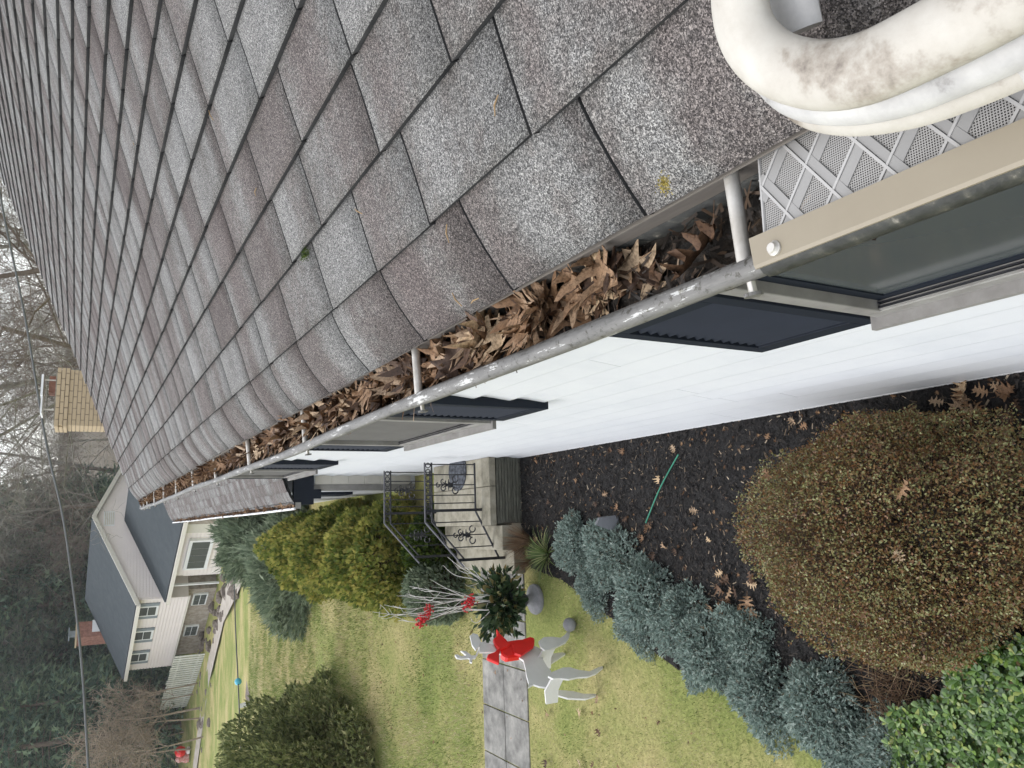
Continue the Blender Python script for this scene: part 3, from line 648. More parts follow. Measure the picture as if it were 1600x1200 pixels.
# near pile, leaf by leaf
rl = random.Random(5); cnt = 0
for k in range(190):
    t = rl.random(); y = .66+2.75*t**1.15
    if abs(y-1.345) < .02 and rl.random() < .6: continue
    s = rl.uniform(.085, .14)
    layer = rl.random()
    x = rl.uniform(min(LX+.012+s*.42, .29), .312); z = 2.906+.036*layer
    if y < .70: continue
    if y < .85: z -= .008; s *= .85
    leaf_obj(rl.randrange(8), (x, y, z), (rl.uniform(-.42, .42), rl.uniform(-.42, .42), rl.uniform(0, 6.28)), s, 'curled brown oak leaf in the pile inside the main gutter', 'dead oak leaves in the gutter')
leaf_obj(6, (.268, .945, 2.957), (.15, -.25, 2.2), .085, 'pale tan flat oak leaf lying on top of the gutter pile', None)
leaf_obj(5, (.275, .60, 2.925), (.3, .5, 1.2), .085, 'lone brown leaf at the muddy near end of the pile', None)
def leaf_mass(name, P, smin, smax, label, tilt=.8, kinds=range(6)):
    V = []; F = []
    for p in P:
        v, f = LG[rl.choice(list(kinds))]; s = rl.uniform(smin, smax); e = Matrix.Rotation(rl.uniform(0, 6.28), 3, 'Z') @ Matrix.Rotation(rl.uniform(-tilt, tilt), 3, 'X') @ Matrix.Rotation(rl.uniform(-tilt, tilt), 3, 'Y')
        v = np.array(v)@np.array(e).T*s+np.array(p); b = len(V); V += list(v); F += [tuple(i+b for i in q) for q in f]
    o = link(name, npmesh(name, V, F, M['oak'], True)); tag(o, label, 'leaves', kind='stuff')
leaf_mass('leaf_litter', [(rl.uniform(LX+.05, .305), 3.2+5.5*rl.random(), rl.uniform(2.908, 2.948)) for k in range(430)], .06, .10, 'brown oak leaf litter choking the far run of the main gutter')
leaf_mass('leaf_litter', [(rl.uniform(.205, .29), YE-.05+(WE-YE)*rl.random(), rl.uniform(1.40, 1.45)) for k in range(420)], .07, .12, 'brown leaf litter filling the lower wing gutter')
leaf_mass('leaf_litter', [(rl.uniform(LX+.055, .300), .84+2.4*rl.random(), rl.uniform(2.900, 2.928)) for k in range(210)], .05, .095, 'matted broken oak leaves under the near gutter pile', .6)
# fallen on the ground
for k in range(42):
    y = rl.uniform(1.9, 6.0); x = rl.uniform(-.35, .52)
    leaf_obj(rl.randrange(8), (x, y, .035), (rl.uniform(-.3, .3), rl.uniform(-.3, .3), rl.uniform(0, 6.28)), rl.uniform(.045, .078), 'small tan oak leaf fallen on the black mulch', 'oak leaves on the mulch')
for k in range(46):
    p = onZ(rl.uniform(1420, 1640), rl.uniform(575, 740), .035)
    if p[0] > .53: continue
    leaf_obj(rl.randrange(8), p, (rl.uniform(-.4, .4), rl.uniform(-.4, .4), rl.uniform(0, 6.28)), rl.uniform(.065, .11), 'brown oak leaf in the drift between shrub and white wall', 'leaf drift behind the shrub')
for k in range(34):
    p = onZ(rl.gauss(1130, 22), rl.gauss(960, 38), .04)
    leaf_obj(rl.randrange(8), p, (rl.uniform(-.4, .4), rl.uniform(-.4, .4), rl.uniform(0, 6.28)), rl.uniform(.065, .10), 'tan oak leaf in the heap between junipers and bronze shrub', 'leaf heap beside the junipers')
for k in range(34):
    p = onZ(rl.uniform(850, 1330), 0, 0); y = rl.uniform(2.2, 8.5); x = rl.uniform(-2.6, -1.0)-.05*y+.1
    if 6.05 < y < 7.1 or in_poly(BED, np.array([[x, y]]))[0]: continue
    leaf_obj(rl.randrange(8), (x, y, .04), (rl.uniform(-.3, .3), rl.uniform(-.3, .3), rl.uniform(0, 6.28)), rl.uniform(.06, .10), 'small tan oak leaf fallen on the lawn', 'oak leaves on the lawn')

def bits(n, f, smin, smax): return [f() for k in range(n)]
leaf_mass('leaf_crumbs', [(rl.uniform(-.4, .54), 1.2+4.8*rl.random()**1.4, .022) for k in range(420)], .016, .036, 'small crumbled leaf bits strewn over the black mulch', .4)
leaf_mass('leaf_crumbs', [(rl.uniform(-3.4, -1.2), rl.uniform(2.2, 10.), .03) for k in range(150)], .02, .045, 'small leaf bits strewn over the lawn', .4)

# ================================================================== moulded ladder end resting on the eave
lad = thing('ladder_end', 'grimy white moulded ladder end curving over the roof edge', 'ladder', (.33, .3, 3.05))
RN = np.array([-PIT, 0, 1.])/LR
def rp(x, y, h): return on(x, y, (-PIT, 0, 1.), RC+h*LR)
def smooth(P, n=6):
    P = [np.asarray(p, float) for p in P]; out = []
    for i in range(len(P)-1):
        p0, p1, p2, p3 = P[max(i-1, 0)], P[i], P[i+1], P[min(i+2, len(P)-1)]
        for k in range(n):
            t = k/n; out.append(.5*((2*p1)+(-p0+p2)*t+(2*p0-5*p1+4*p2-p3)*t*t+(-p0+3*p1-3*p2+p3)*t**3))
    return out+[P[-1]]
path = smooth([rp(x, y, .062) for x, y in ((1180, -150), (1158, -60), (1156, 10), (1172, 62), (1212, 100), (1275, 118), (1350, 108), (1450, 62), (1560, 2), (1720, -95))])
MB().tube(path, .0235, 18, flat=.62, upv=RN).build('arm', M['plastic'], lad, True)
fl = smooth([rp(x, y, .038) for x, y in ((1195, 95), (1240, 140), (1310, 152), (1400, 138), (1500, 98), (1620, 40), (1750, -30))])
MB().tube(fl, [.012]+[.020]*(len(fl)-1), 14, flat=.55, upv=RN).build('inner_flange', M['plastic_gray'], lad, True)
f2 = smooth([rp(x, y, .024) for x, y in ((1215, 125), (1262, 166), (1330, 178), (1420, 165), (1520, 130), (1640, 75), (1760, 10))])
MB().tube(f2, [.008]+[.016]*(len(f2)-1), 12, flat=.5, upv=RN).build('lower_flange', M['plastic'], lad, True)
MB().tube([rp(1225, -60, .03), rp(1248, 50, .03)], .020, 14, flat=.5, upv=RN).build('cross_bar', M['plastic_gray'], lad, True)
MB().tube([rp(1560, 2, .062)+np.array([0, 0, .0]), rp(1590, 60, .03), rp(1640, 120, .024)], .016, 12, flat=.6, upv=RN).build('web', M['plastic_gray'], lad, True)

# tiny things on the shingles
n = 260; pos = np.column_stack([rng.normal(0, .0042, n), rng.normal(0, .0042, n), np.zeros(n)]); c = on(1038, 287, (-PIT, 0, 1), RC+.003)
V, F = cloud([(-.5, -.5, 0), (.5, -.5, 0), (0, .5, .4)], [(0, 1, 2)], pos+c+np.array([0, 0, 1])*PIT*pos[:, :1]*1.0, frames(rng.normal(size=(n, 3))), rng.uniform(.001, .0025, n))
o = link('lichen_spot', npmesh('lichen_spot', V, F, M['moss'])); tag(o, 'small yellow lichen spot on a shingle above the gutter', 'lichen')

c = on(477, 397, (-PIT, 0, 1), RC+.012); n = 300; pos = c+rng.normal(0, .006, (n, 3))*np.array([1, 1.6, .5]); V, F = cloud([(-.5, 0, 0), (.5, 0, 0), (0, 1, .1)], [(0, 1, 2)], pos, frames(rng.normal(size=(n, 3))+np.array([0, 0, 1.])), np.column_stack([np.full(n, .0015), rng.uniform(.003, .008, n), np.full(n, .002)]))
o = link('moss_tuft', npmesh('moss_tuft', V, F, M['arbdark'])); tag(o, 'small dark green moss tuft on a shingle edge', 'moss')
for (x, y, a_) in ((714, 468, .5), (742, 470, 1.6), (776, 165, 2.2), (210, 225, .3), (700, 365, 2.6), (560, 330, .9), (400, 300, 1.9), (330, 180, .2)):
    c = on(x, y, (-PIT, 0, 1), RC+.0125); e = np.array([math.cos(a_), math.sin(a_), PIT*math.cos(a_)])*.013
    o = MB().tube([c-e, c+np.array([0, 0, .003]), c+e], [.0009, .0012, .0006], 5).build('plant_husk', M['stalk']); tag(o, 'tiny straw coloured husk lying on the shingles', 'husk', 'husks on the roof')

# ================================================================== stoop with iron railings
ZL = .33
st = thing('stoop', 'weathered concrete stoop with three steps and ribbed stone side', 'stoop', (.2, 6.75, 0))
box('base', (-.03, 6.155, -.05), (WX-.002, 7.36, ZL-.065), M['stoneface'], st)
mbr = MB()
for i in range(9):                              # rough ribs of the side face
    z0 = .0+i*.029; mbr = MB().box((-.02-random.uniform(0, .006), 6.142-random.uniform(0, .012), z0), (WX-.003, 6.157, z0+.024)); mbr.build('stone_course', M['stoneface'], st, bevel=.004)
for (a_, b_) in ((.30, .556), (-.045, .296)): box('landing_slab', (a_, 6.13, ZL-.063), (b_, 7.37, ZL), M['concrete'], st, bevel=.006)
box('step', (-.262, 6.118, .115), (-.047, 7.35, .222), M['concrete'], st, bevel=.006); box('step', (-.262, 6.14, -.02), (-.03, 7.33, .113), M['concrete'], st, bevel=.006)
box('step', (-.472, 6.125, -.02), (-.264, 7.34, .108), M['concrete'], st, bevel=.006)
mat_ = MB().lathe((.475, 6.78, ZL), [(.001, .001), (.19, .001), (.19, .012), (.17, .016), (.001, .016)], 28); o = mat_.build('doormat', M['mat']); tag(o, 'round dark patterned doormat on the stoop landing', 'doormat')
def ring(c, r, rr, axis=1, n=16, a0=0, a1=2*math.pi):
    P = []
    for k in range(n+1):
        a = a0+(a1-a0)*k/n; q = np.array(c, float); q[0] += r*math.cos(a); q[2] += r*math.sin(a); P.append(q)
    return P
def railing(Y, label):
    t = thing('railing', label, 'railing', (.1, Y, ZL))
    zt, zb = ZL+.545, ZL+.06; zl = zt-.065
    xA, xB, xC = .515, .0, -.335; dz = -.305
    def top(x): return zt if x > xB else zt+dz*(xB-x)/(xB-xC)
    def low(x): return zl if x > xB else zl+dz*(xB-x)/(xB-xC)
    def bot(x): return zb if x > .085 else zb+(-.225)*(.085-x)/(.085-xC)
    def bar(a, b, w_, nm, mt): MB().tube([a, b], w_, 6).build(nm, mt, t)
    MB().tube([(xA, Y, zt), (xB, Y, zt)], .0085, 8).build('top_rail', M['irongray'], t); MB().tube([(xB, Y, zt-.002), (xC-.06, Y, top(xC-.06)-.002)], .009, 8).build('hand_rail', M['irongray'], t)
    bar((xA, Y, zl), (xB, Y, zl), .008, 'middle_rail', M['iron']); bar((xB, Y, zl), (xC, Y, low(xC)), .008, 'middle_rail', M['iron'])
    bar((xA, Y, zb), (.085, Y, zb), .009, 'bottom_rail', M['iron']); bar((.085, Y, zb), (xC, Y, bot(xC)), .009, 'bottom_rail', M['iron'])
    MB().box((.085, Y-.012, ZL-.002), (.109, Y+.012, zt)).build('post', M['iron'], t)
    MB().box((xC-.012, Y-.012, .106), (xC+.012, Y+.012, top(xC))).build('post', M['iron'], t)
    for x in (.50, .41, .32, .23, .16, -.005, -.12, -.225): bar((x, Y, bot(x)), (x, Y, top(x) if x > .01 else low(x)), .0055, 'baluster', M['iron'])
    k = 0; x = .49
    while x > .0:                               # scroll band between the two top rails
        MB().tube(ring((x, Y, (zl+zt)/2), .021, .0), .0045, 5, cap=False).build('scroll', M['iron'], t); x -= .055
    for (cx_, cz_) in ((.32, (zb+zl)/2+.05), (-.12, (bot(-.12)+low(-.12))/2)):
        m1 = MB()
        for (ox, oz, rr) in ((-.05, -.065, .028), (.05, -.065, .028), (-.028, .05, .022), (.028, .05, .022), (0, .10, .018), (0, -.02, .02)):
            m1.tube(ring((cx_+ox, Y, cz_+oz), rr, 0, n=12, a1=5.2), .006, 5)
        for a in range(6): m1.tube([(cx_, Y, cz_), (cx_+.05*math.cos(a*1.05), Y-.004, cz_+.07*math.sin(a*1.05))], [.009, .003], 5)
        m1.build('rosette', M['iron'], t)
railing(6.30, 'black wrought iron railing with rosettes on the open side of the stoop'); railing(7.33, 'black iron railing against the golden shrubs at the stoop far side')

# ================================================================== shrubs
def shell(n, c, r, lo=.55, bumpy=.12, bs=4., seed=1, zmin=-.3):
    g = rng.normal(size=(int(n*1.7), 3)); g /= np.linalg.norm(g, axis=1)[:, None]; g = g[g[:, 2] > zmin][:n]
    k = 1+bumpy*vnoise(g*np.array(r)*2, bs, seed)
    q = 1-(1-lo)*rng.uniform(0, 1, len(g))**2.2
    p = g*np.array(r)*(k*q)[:, None]
    return p, g
DIA = ([(0, 0, 0), (.3, .5, .06), (0, 1, 0), (-.3, .5, .06)], [(0, 1, 2), (0, 2, 3)])
SPR = ([(0, 0, 0), (.16, .45, .03), (0, 1, 0), (-.16, .45, .03), (.34, .62, .0), (-.34, .62, 0), (.03, .2, 0), (-.03, .2, 0), (0, .0, .0), (.0, .45, .28), (0, .9, .05)], [(0, 1, 2), (0, 2, 3), (6, 4, 1), (7, 3, 5), (8, 9, 10)])
FAN = ([(-.04, 0, 0), (.04, 0, 0), (.32, .62, .05), (.2, .8, 0), (.06, .6, 0), (.0, 1.05, .02), (-.08, .62, 0), (-.24, .82, .03), (-.33, .55, 0)], [(0, 1, 2), (0, 2, 4), (0, 4, 6), (0, 6, 8), (2, 3, 4), (4, 5, 6), (6, 7, 8)])
def twigs(n, c0, pts, r0, mat, name, parent):
    idx = rng.integers(0, len(pts), n); P1 = pts[idx]*.97; P0 = P1*rng.uniform(.25, .6, (n, 1)); P0[:, 2] = np.minimum(P0[:, 2], P1[:, 2]*.7)
    V, F = prisms(P0, P1, np.full(n, r0), np.full(n, r0*.4)); return link(name, npmesh(name, V, F, mat), parent)
def prisms(P0, P1, R0_, R1_, k=3):
    d = P1-P0; fr = frames(d); n = len(P0); V = np.zeros((n, 2*k, 3))
    for i in range(k):
        a = 2*math.pi*i/k; off = fr[:, :, 0]*math.cos(a)+fr[:, :, 2]*math.sin(a)
        V[:, i] = P0+off*R0_[:, None]; V[:, k+i] = P1+off*R1_[:, None]
    T = np.array([(i, (i+1) % k, k+(i+1) % k, k+i) for i in range(k)]); F = (T[None]+(np.arange(n)*2*k)[:, None, None]).reshape(-1, 4)
    return V.reshape(-1, 3), F
def rosette(n, t, lo, hi):                      # leaf directions: outward, upward, loose
    d = t*.8+rng.normal(0, .55, (n, 3)); d[:, 2] += .25; return d
# big bronze boxleaf dome
C = (-.12, 2.32, .22); RR = (.56, .70, .56)
sb = thing('dome_shrub', 'large rounded bronze and green small-leaved shrub on the mulch', 'shrub', (C[0], C[1], 0))
p, g = shell(62000, C, RR, .70, .13, 3.2, 3, -.4); p *= (1+.07*vnoise(g*3, 3.5, 17)+.05*vnoise(g*3, 9, 18))[:, None]; d = g*.25+rng.normal(0, .8, g.shape); d[:, 2] += .1
k = vnoise(g*4, 6, 19) > -.95; p, g, d = p[k], g[k], d[k]; pc = p+np.array([0, 0, C[2]])
V, F = cloud(*DIA, pc, frames(d), rng.uniform(.009, .018, len(p))); link('foliage', npmesh('foliage', V, F, M['box']), sb)
o = twigs(2600, C, pc, .0018, M['twig'], 'twigs', sb)
i = rng.integers(0, len(p), 420); i = i[g[i, 2] > -.1]; P1 = pc[i]+g[i]*rng.uniform(.01, .07, (len(i), 1))+rng.normal(0, .012, (len(i), 3)); V, F = prisms(pc[i]*.95, P1, np.full(len(i), .0013), np.full(len(i), .0007)); link('stray_shoots', npmesh('stray_shoots', V, F, M['twig']), sb)['kind'] = 'stuff'
j = np.repeat(np.arange(len(i)), 6); t_ = rng.uniform(.2, 1, (len(j), 1)); V, F = cloud(*DIA, pc[i][j]*(1-t_)+P1[j]*t_, frames(rng.normal(size=(len(j), 3))), rng.uniform(.009, .016, len(j))); link('shoot_leaves', npmesh('shoot_leaves', V, F, M['box']), sb)['kind'] = 'stuff'
for k in range(24):
    i = rl.randrange(len(p)); q = pc[i]*1.01+np.array([C[0], C[1], 0])
    if g[i][2] < .3: continue
    leaf_obj(rl.randrange(8), q, (rl.uniform(-.5, .5), rl.uniform(-.5, .5), rl.uniform(0, 6.28)), rl.uniform(.06, .10), 'tan oak leaf caught on top of the bronze dome shrub', 'oak leaves caught on the dome shrub')
# blue junipers edging the lawn
def juniper(seed, R_):
    p, g = shell(6000, None, R_, .45, .38, 6, seed, -.15); p *= (1+.16*vnoise(g*3, 7, seed+40))[:, None]; p[:, 2] = p[:, 2]*.8+.02
    d = g*.7+rng.normal(0, .6, (len(p), 3)); d[:, 2] += .35
    V, F = cloud(*SPR, p, frames(d), rng.uniform(.018, .046, len(p))); m1 = npmesh('foliage', V, F, M['jun'])
    n = 500; i = rng.integers(0, len(p), n); V, F = prisms(np.column_stack([p[i, :2]*.2, np.zeros(n)]), p[i]*.95, np.full(n, .0025), np.full(n, .0012)); return m1, npmesh('stems', V, F, M['twig'])
JV = [juniper(s, r) for s, r in ((1, (.25, .25, .23)), (2, (.30, .26, .20)), (3, (.22, .27, .26)))]
for k, (x, y, s, a) in enumerate(((-.22, 5.22, .9, 0), (-.30, 4.80, 1.0, 1.2), (-.52, 5.05, .75, 2.), (-.50, 4.42, 1.05, 2.5), (-.72, 4.55, .8, .4), (-.66, 4.05, .95, .3), (-.86, 3.85, .95, 4.), (-.74, 3.55, .85, 5), (-1.02, 3.42, .95, 2.2), (-1.0, 3.02, .95, 3.1), (-1.18, 2.85, .8, 1.1), (-1.22, 2.52, .9, 5.3), (-.60, 2.0, .35, 1.))):
    t = thing('juniper', 'low blue green juniper in the row between mulch and lawn' if s > .5 else 'tiny blue juniper sprig poking through the green ground cover', 'juniper', (x, y, 0), 'blue junipers edging the lawn' if s > .5 else None)
    u_ = {0: 'low blue juniper beside the strap-leaf clump at the stoop end of the row', 1: 'low blue juniper with the grey slate shard standing behind it', 11: 'low blue juniper touching the glossy ground cover at the row end'}.get(k)
    if u_: t['label'] = u_
    t.rotation_euler[2] = a; t.scale = (s*.98, s*.98, s*.80)
    for nm, me in zip(('foliage', 'stems'), JV[k % 3]): link(nm, me, t)
# glossy ground cover
n = 2300; px = np.column_stack([rng.uniform(1385, 1700, n), rng.uniform(985, 1290, n)]); P = []
for (x, y) in px:
    if y > 1000+(1600-x)*.33*0+ (60 if x < 1480 else 0)-(x-1600)*.25 : P.append(onZ(x, y, rl.uniform(.05, .16)))
P = np.array(P); V = []; LEAF = ([(0, 0, 0), (.10, .25, .02), (.24, .62, .03), (.17, .9, .0), (0, 1, -.03), (-.17, .9, 0), (-.24, .62, .03), (-.10, .25, .02), (0, .6, -.03)], [(0, 1, 8), (1, 2, 8), (2, 3, 8), (3, 4, 8), (4, 5, 8), (5, 6, 8), (6, 7, 8), (7, 0, 8)])
pp = np.repeat(P, 7, 0); a = np.tile(np.arange(7)*.9, len(P))+np.repeat(rng.uniform(0, 6.28, len(P)), 7); d = np.column_stack([np.cos(a), np.sin(a), rng.uniform(-.15, .7, len(a))])
V, F = cloud(*LEAF, pp, frames(d, (0, 0, -1)), rng.uniform(.014, .044, len(pp))); o = link('ground_cover', npmesh('ground_cover', V, F, M['pach'])); tag(o, 'glossy bright green leafy ground cover beside the dome shrub', 'ground cover', kind='stuff')
# brown tangle between ground cover and juniper
n = 420; c = onZ(1400, 1080, .03); P0 = c+np.column_stack([rng.normal(0, .11, n), rng.normal(0, .10, n), rng.uniform(0, .03, n)]); P1 = P0+np.column_stack([rng.normal(0, .06, (n, 2)), rng.uniform(.0, .09, n)])
V, F = prisms(P0, P1, np.full(n, .0024), np.full(n, .001)); o = link('dry_twigs', npmesh('dry_twigs', V, F, M['drygrass'])); tag(o, 'tangle of dry brown twigs between juniper and ground cover', 'twigs', kind='stuff')
# strap-leaf clump and dry flower stems by the stoop
def tuft(name, label, c, n, L, spread, mat, w_=.006, droop=.6, cat='plant'):
    t = thing(name, label, cat, c); V = []; F = []
    for k in range(n):
        a = rl.uniform(0, 6.28); s_ = rl.uniform(.3, 1)*spread; l_ = rl.uniform(.6, 1)*L; b = len(V); ww = w_*rl.uniform(.6, 1.2)
        for j in range(5):
            u = j/4; r_ = s_*u+.02; z = l_*(u-droop*u*u*s_/spread); hx, hy = -math.sin(a)*ww*(1-u*.9), math.cos(a)*ww*(1-u*.9)
            V += [(r_*math.cos(a)-hx, r_*math.sin(a)-hy, z), (r_*math.cos(a)+hx, r_*math.sin(a)+hy, z)]
        F += [(b+2*j, b+2*j+1, b+2*j+3, b+2*j+2) for j in range(4)]
    link('blades', npmesh('blades', V, F, mat), t); return t
tuft('strap_leaf_plant', 'arching green and tan strap-leaf clump beside the stoop', (-.30, 5.72, 0), 130, .26, .26, M['strap'], .006, .7)
tuft('dry_flower_plant', 'dry reddish brown flower stems at the stoop corner', (-.19, 5.98, 0), 420, .30, .17, M['drygrass'], .003, .2)
tuft('dry_flower_plant', 'sparse dry stems next to the lowest step', (-.36, 5.98, 0), 180, .20, .13, M['drygrass'], .003, .2)
# golden cypress shrubs beyond the stoop
def cyp(name, label, c, r, n, mat, size, seed, bumpy=.2, bs=3.2, up=.5, dark=None, group=None, tmpl=FAN, lo=.6, cat='shrub', ntw=250):
    t = thing(name, label, cat, (c[0], c[1], gz(c[1])), group); zc = c[2]-gz(c[1])
    p, g = shell(n, None, r, lo, bumpy, bs, seed, -.75); d = g*.7+rng.normal(0, .4, g.shape); d[:, 2] += up; pc = p+np.array([0, 0, zc]); k = pc[:, 2] > .02; pc, d = pc[k], d[k]
    V, F = cloud(*tmpl, pc, frames(d), rng.uniform(size*.6, size*1.2, len(pc))); link('foliage', npmesh('foliage', V, F, mat), t)
    i = rng.integers(0, len(pc), ntw); V, F = prisms(np.column_stack([pc[i, :2]*.12, np.zeros(ntw)]), pc[i]*.9, np.full(ntw, .008), np.full(ntw, .003)); link('stems', npmesh('stems', V, F, M['twig']), t); return t
cyp('cypress_shrub', 'golden green cypress shrub right behind the stoop railing', (-.39, 8.75, .30), (.60, .72, .72), 15000, M['arb'], .075, 21, .22, 3.4)
cyp('cypress_shrub', 'middle golden cypress shrub between two others along the house wing', (-.36, 10.35, .25), (.58, .72, .74), 14000, M['arb'], .075, 22, .22, 3.4)
cyp('cypress_shrub', 'golden cypress shrub next to the feathery blue shrub', (-.38, 12.0, .18), (.62, .75, .80), 14000, M['arb'], .08, 23, .22, 3.4)
cyp('dark_shrub', 'dark green low shrub at the foot of the stoop stairs', (-.22, 7.75, .14), (.40, .34, .30), 5000, M['arbdark'], .07, 24, .2)
cyp('dwarf_spruce', 'small grey green conifer behind the branch-filled urn', (-.72, 7.55, .20), (.28, .25, .33), 3200, M['spruce'], .07, 25, .2, tmpl=SPR)
SPK = ([(0, 0, 0), (.07, .5, .0), (0, 1, -.08), (-.07, .5, 0), (.22, .7, -.05), (-.22, .6, -.05), (.02, .25, 0), (-.02, .2, 0)], [(0, 1, 2), (0, 2, 3), (6, 4, 1), (7, 3, 5)])
cyp('feathery_shrub', 'feathery blue green juniper shrub sprawling beyond the golden shrubs', (-.75, 15.0, -.1), (.98, 1.3, .72), 9000, M['spruce'], .22, 26, .3, 2.2, .25, tmpl=SPK)
cyp('feathery_shrub', 'feathery blue green shrub before the neighbour bay window wall', (-.25, 17.6, -.1), (.8, 1.2, .95), 7000, M['spruce'], .24, 27, .3, 2.2, .25, tmpl=SPK)
cyp('yew_shrub', 'huge dark green spreading yew on the lawn', (-3.95, 11.5, .15), (1.75, 1.65, 1.50), 46000, M['yew'], .10, 28, .32, 2.4, .35, tmpl=SPR, ntw=600)

# ================================================================== plywood reindeer with red bow
AX = np.array([.484, .875, 0]); DN = np.array([.875, -.484, 0])
def zp(q): return [(700+x/6.154, 960+y/6.154) for x, y in q]
def dpanel(q, c, th=.014, n=None): return [on(x, y, DN if n is None else n, c) for x, y in zp(q)]
hR, hL, hhN, hhF = onZ(892, 987, 0), onZ(883, 1022, 0), onZ(942, 1043, 0), onZ(932, 1086, 0)
cR, cL, cN, cF = hR@DN, hL@DN, hhN@DN, hhF@DN; cB = (cR+cL+cN+cF)/4
deer = thing('reindeer', 'white flat plywood reindeer ornament with red bow standing by the walk', 'reindeer ornament', tuple((hR+hL+hhN+hhF)/4))
def dbuild(name, q, c, mat, th=.014):
    P = dpanel(q, c)
    lo = min(p[2] for p in P); 
    if lo < .002: P = [np.array([p[0], p[1], max(p[2], .002)]) for p in P]
    return MB().prism(P, DN*th).build(name, mat, deer)
dbuild('body', [(300, 268), (360, 278), (440, 300), (560, 320), (700, 325), (830, 310), (900, 340), (925, 370), (912, 440), (945, 500), (990, 550), (1000, 640), (960, 710), (880, 700), (820, 680), (765, 710), (775, 670), (755, 600), (745, 530), (725, 450), (680, 420), (560, 405), (450, 368), (300, 368)], cB, M['plywood'])
dbuild('head', [(210, 210), (240, 188), (285, 200), (312, 262), (305, 300), (265, 348), (230, 300)], cB+.012, M['plywood'])
dbuild('antler', [(65, 395), (90, 392), (130, 410), (175, 400), (140, 370), (120, 355), (165, 358), (200, 380), (225, 400), (262, 400), (296, 310), (312, 316), (285, 390), (262, 425), (235, 425), (230, 470), (208, 460), (208, 430), (185, 425), (130, 432), (85, 425)], cB-.016, M['plywood'], .012)
dbuild('leg', [(870, 265), (920, 225), (1000, 222), (1080, 232), (1120, 205), (1150, 165), (1188, 160), (1165, 225), (1130, 275), (1060, 310), (980, 345), (930, 350), (890, 320)], cR, M['plywood'])
dbuild('leg', [(905, 400), (1000, 385), (1100, 370), (1130, 385), (1050, 440), (960, 495), (930, 460), (900, 430)], cL, M['plywood'])
dbuild('leg', [(960, 600), (1000, 560), (1050, 540), (1100, 520), (1170, 515), (1250, 540), (1360, 555), (1430, 520), (1480, 505), (1490, 520), (1420, 575), (1340, 605), (1250, 610), (1160, 630), (1080, 620), (1010, 625)], cN, M['plywood'])
dbuild('leg', [(980, 750), (1080, 735), (1200, 745), (1300, 770), (1430, 770), (1420, 790), (1320, 820), (1150, 812), (1060, 785)], cF, M['plywood'])
def cross(q1, ca, cb, w_):                       # slotted pieces that carry the leg pairs
    x, y = zp([q1])[0]; a_, b_ = on(x, y, DN, ca), None; b_ = a_+DN*(cb-ca)
    MB().prism([a_+AX*w_+np.array([0, 0, .05]), a_-AX*w_+np.array([0, 0, .0]), a_-AX*w_+np.array([0, 0, -.07]), a_+AX*w_+np.array([0, 0, -.03])], DN*.004).build('slot', M['plywood'], deer)
    m1 = MB(); m1.prism([a_+np.array([0, 0, .05]), b_+np.array([0, 0, .045]), (a_+b_)/2+np.array([0, 0, .085]), ], AX*.014)
    m1.prism([a_+np.array([0, 0, .05]), a_+np.array([0, 0, -.055]), (a_+b_)/2+np.array([0, 0, -.03]), b_+np.array([0, 0, -.055]), b_+np.array([0, 0, .045])], AX*.0138); m1.build('cross_piece', M['plywood'], deer)
cross((985, 300), cR+.0, cL, .02); cross((1060, 590), cN, cF, .02)
bw = [(430, 250), (470, 215), (465, 145), (500, 200), (560, 255), (600, 300), (560, 330), (500, 345), (490, 400), (490, 480), (440, 460), (370, 430), (380, 395), (450, 370), (480, 335), (450, 300)]
dbuild('bow', bw, cB+.03, M['red'], .03).modifiers.new('b', 'BEVEL').width = .007
dbuild('ribbon', [(500, 290), (620, 270), (700, 262), (780, 235), (830, 250), (825, 310), (790, 345), (690, 420), (560, 440), (510, 410)], cB, M['red'], .055).modifiers.new('b', 'BEVEL').width = .012
dbuild('ribbon', [(620, 300), (700, 330), (800, 270), (828, 255), (820, 320), (700, 400), (640, 380)], cB+.045, M['red'], .02)
c = onZ(890, 976, .05); o = MB().lathe((c[0], c[1], .0), [(.001, 0), (.025, .002), (.048, .025), (.055, .05), (.048, .078), (.025, .098), (.001, .103)], 18).build('garden_ball', M['lead'], None, True); tag(o, 'dull grey garden ball between reindeer hoof and juniper', 'garden ball')

# ================================================================== urn of winter branches
ub = onZ(838, 936, .0); ut = thing('urn_planter', 'urn with evergreen boughs, white branches and red berry sprigs beside the walk', 'planter', (ub[0], ub[1], 0))
U = np.array([ub[0], ub[1], 0.])
MB().lathe(U, [(.001, 0), (.125, 0), (.13, .012), (.125, .03), (.07, .04), (.045, .07), (.04, .10)], 28).build('foot', M['lead'], ut, True)
MB().lathe(U, [(.04, .10), (.06, .12), (.10, .17), (.125, .24), (.14, .30), (.15, .31), (.14, .32), (.12, .31)], 28).build('bowl', M['urn'], ut, True)
T0 = U+np.array([0, 0, .31])
n = 330; a = rng.uniform(0, 6.28, n); el = rng.uniform(-.35, 1.1, n); d = np.column_stack([np.cos(a)*np.cos(el), np.sin(a)*np.cos(el), np.sin(el)])
pos = np.array([0, 0, .31])+d*rng.uniform(.02, .16, (n, 1)); V, F = cloud(*LEAF, pos, frames(d+rng.normal(0, .3, d.shape)), np.column_stack([rng.uniform(.08, .16, n), rng.uniform(.08, .15, n), np.full(n, .1)])); link('boughs', npmesh('boughs', V, F, M['magnolia']), ut)
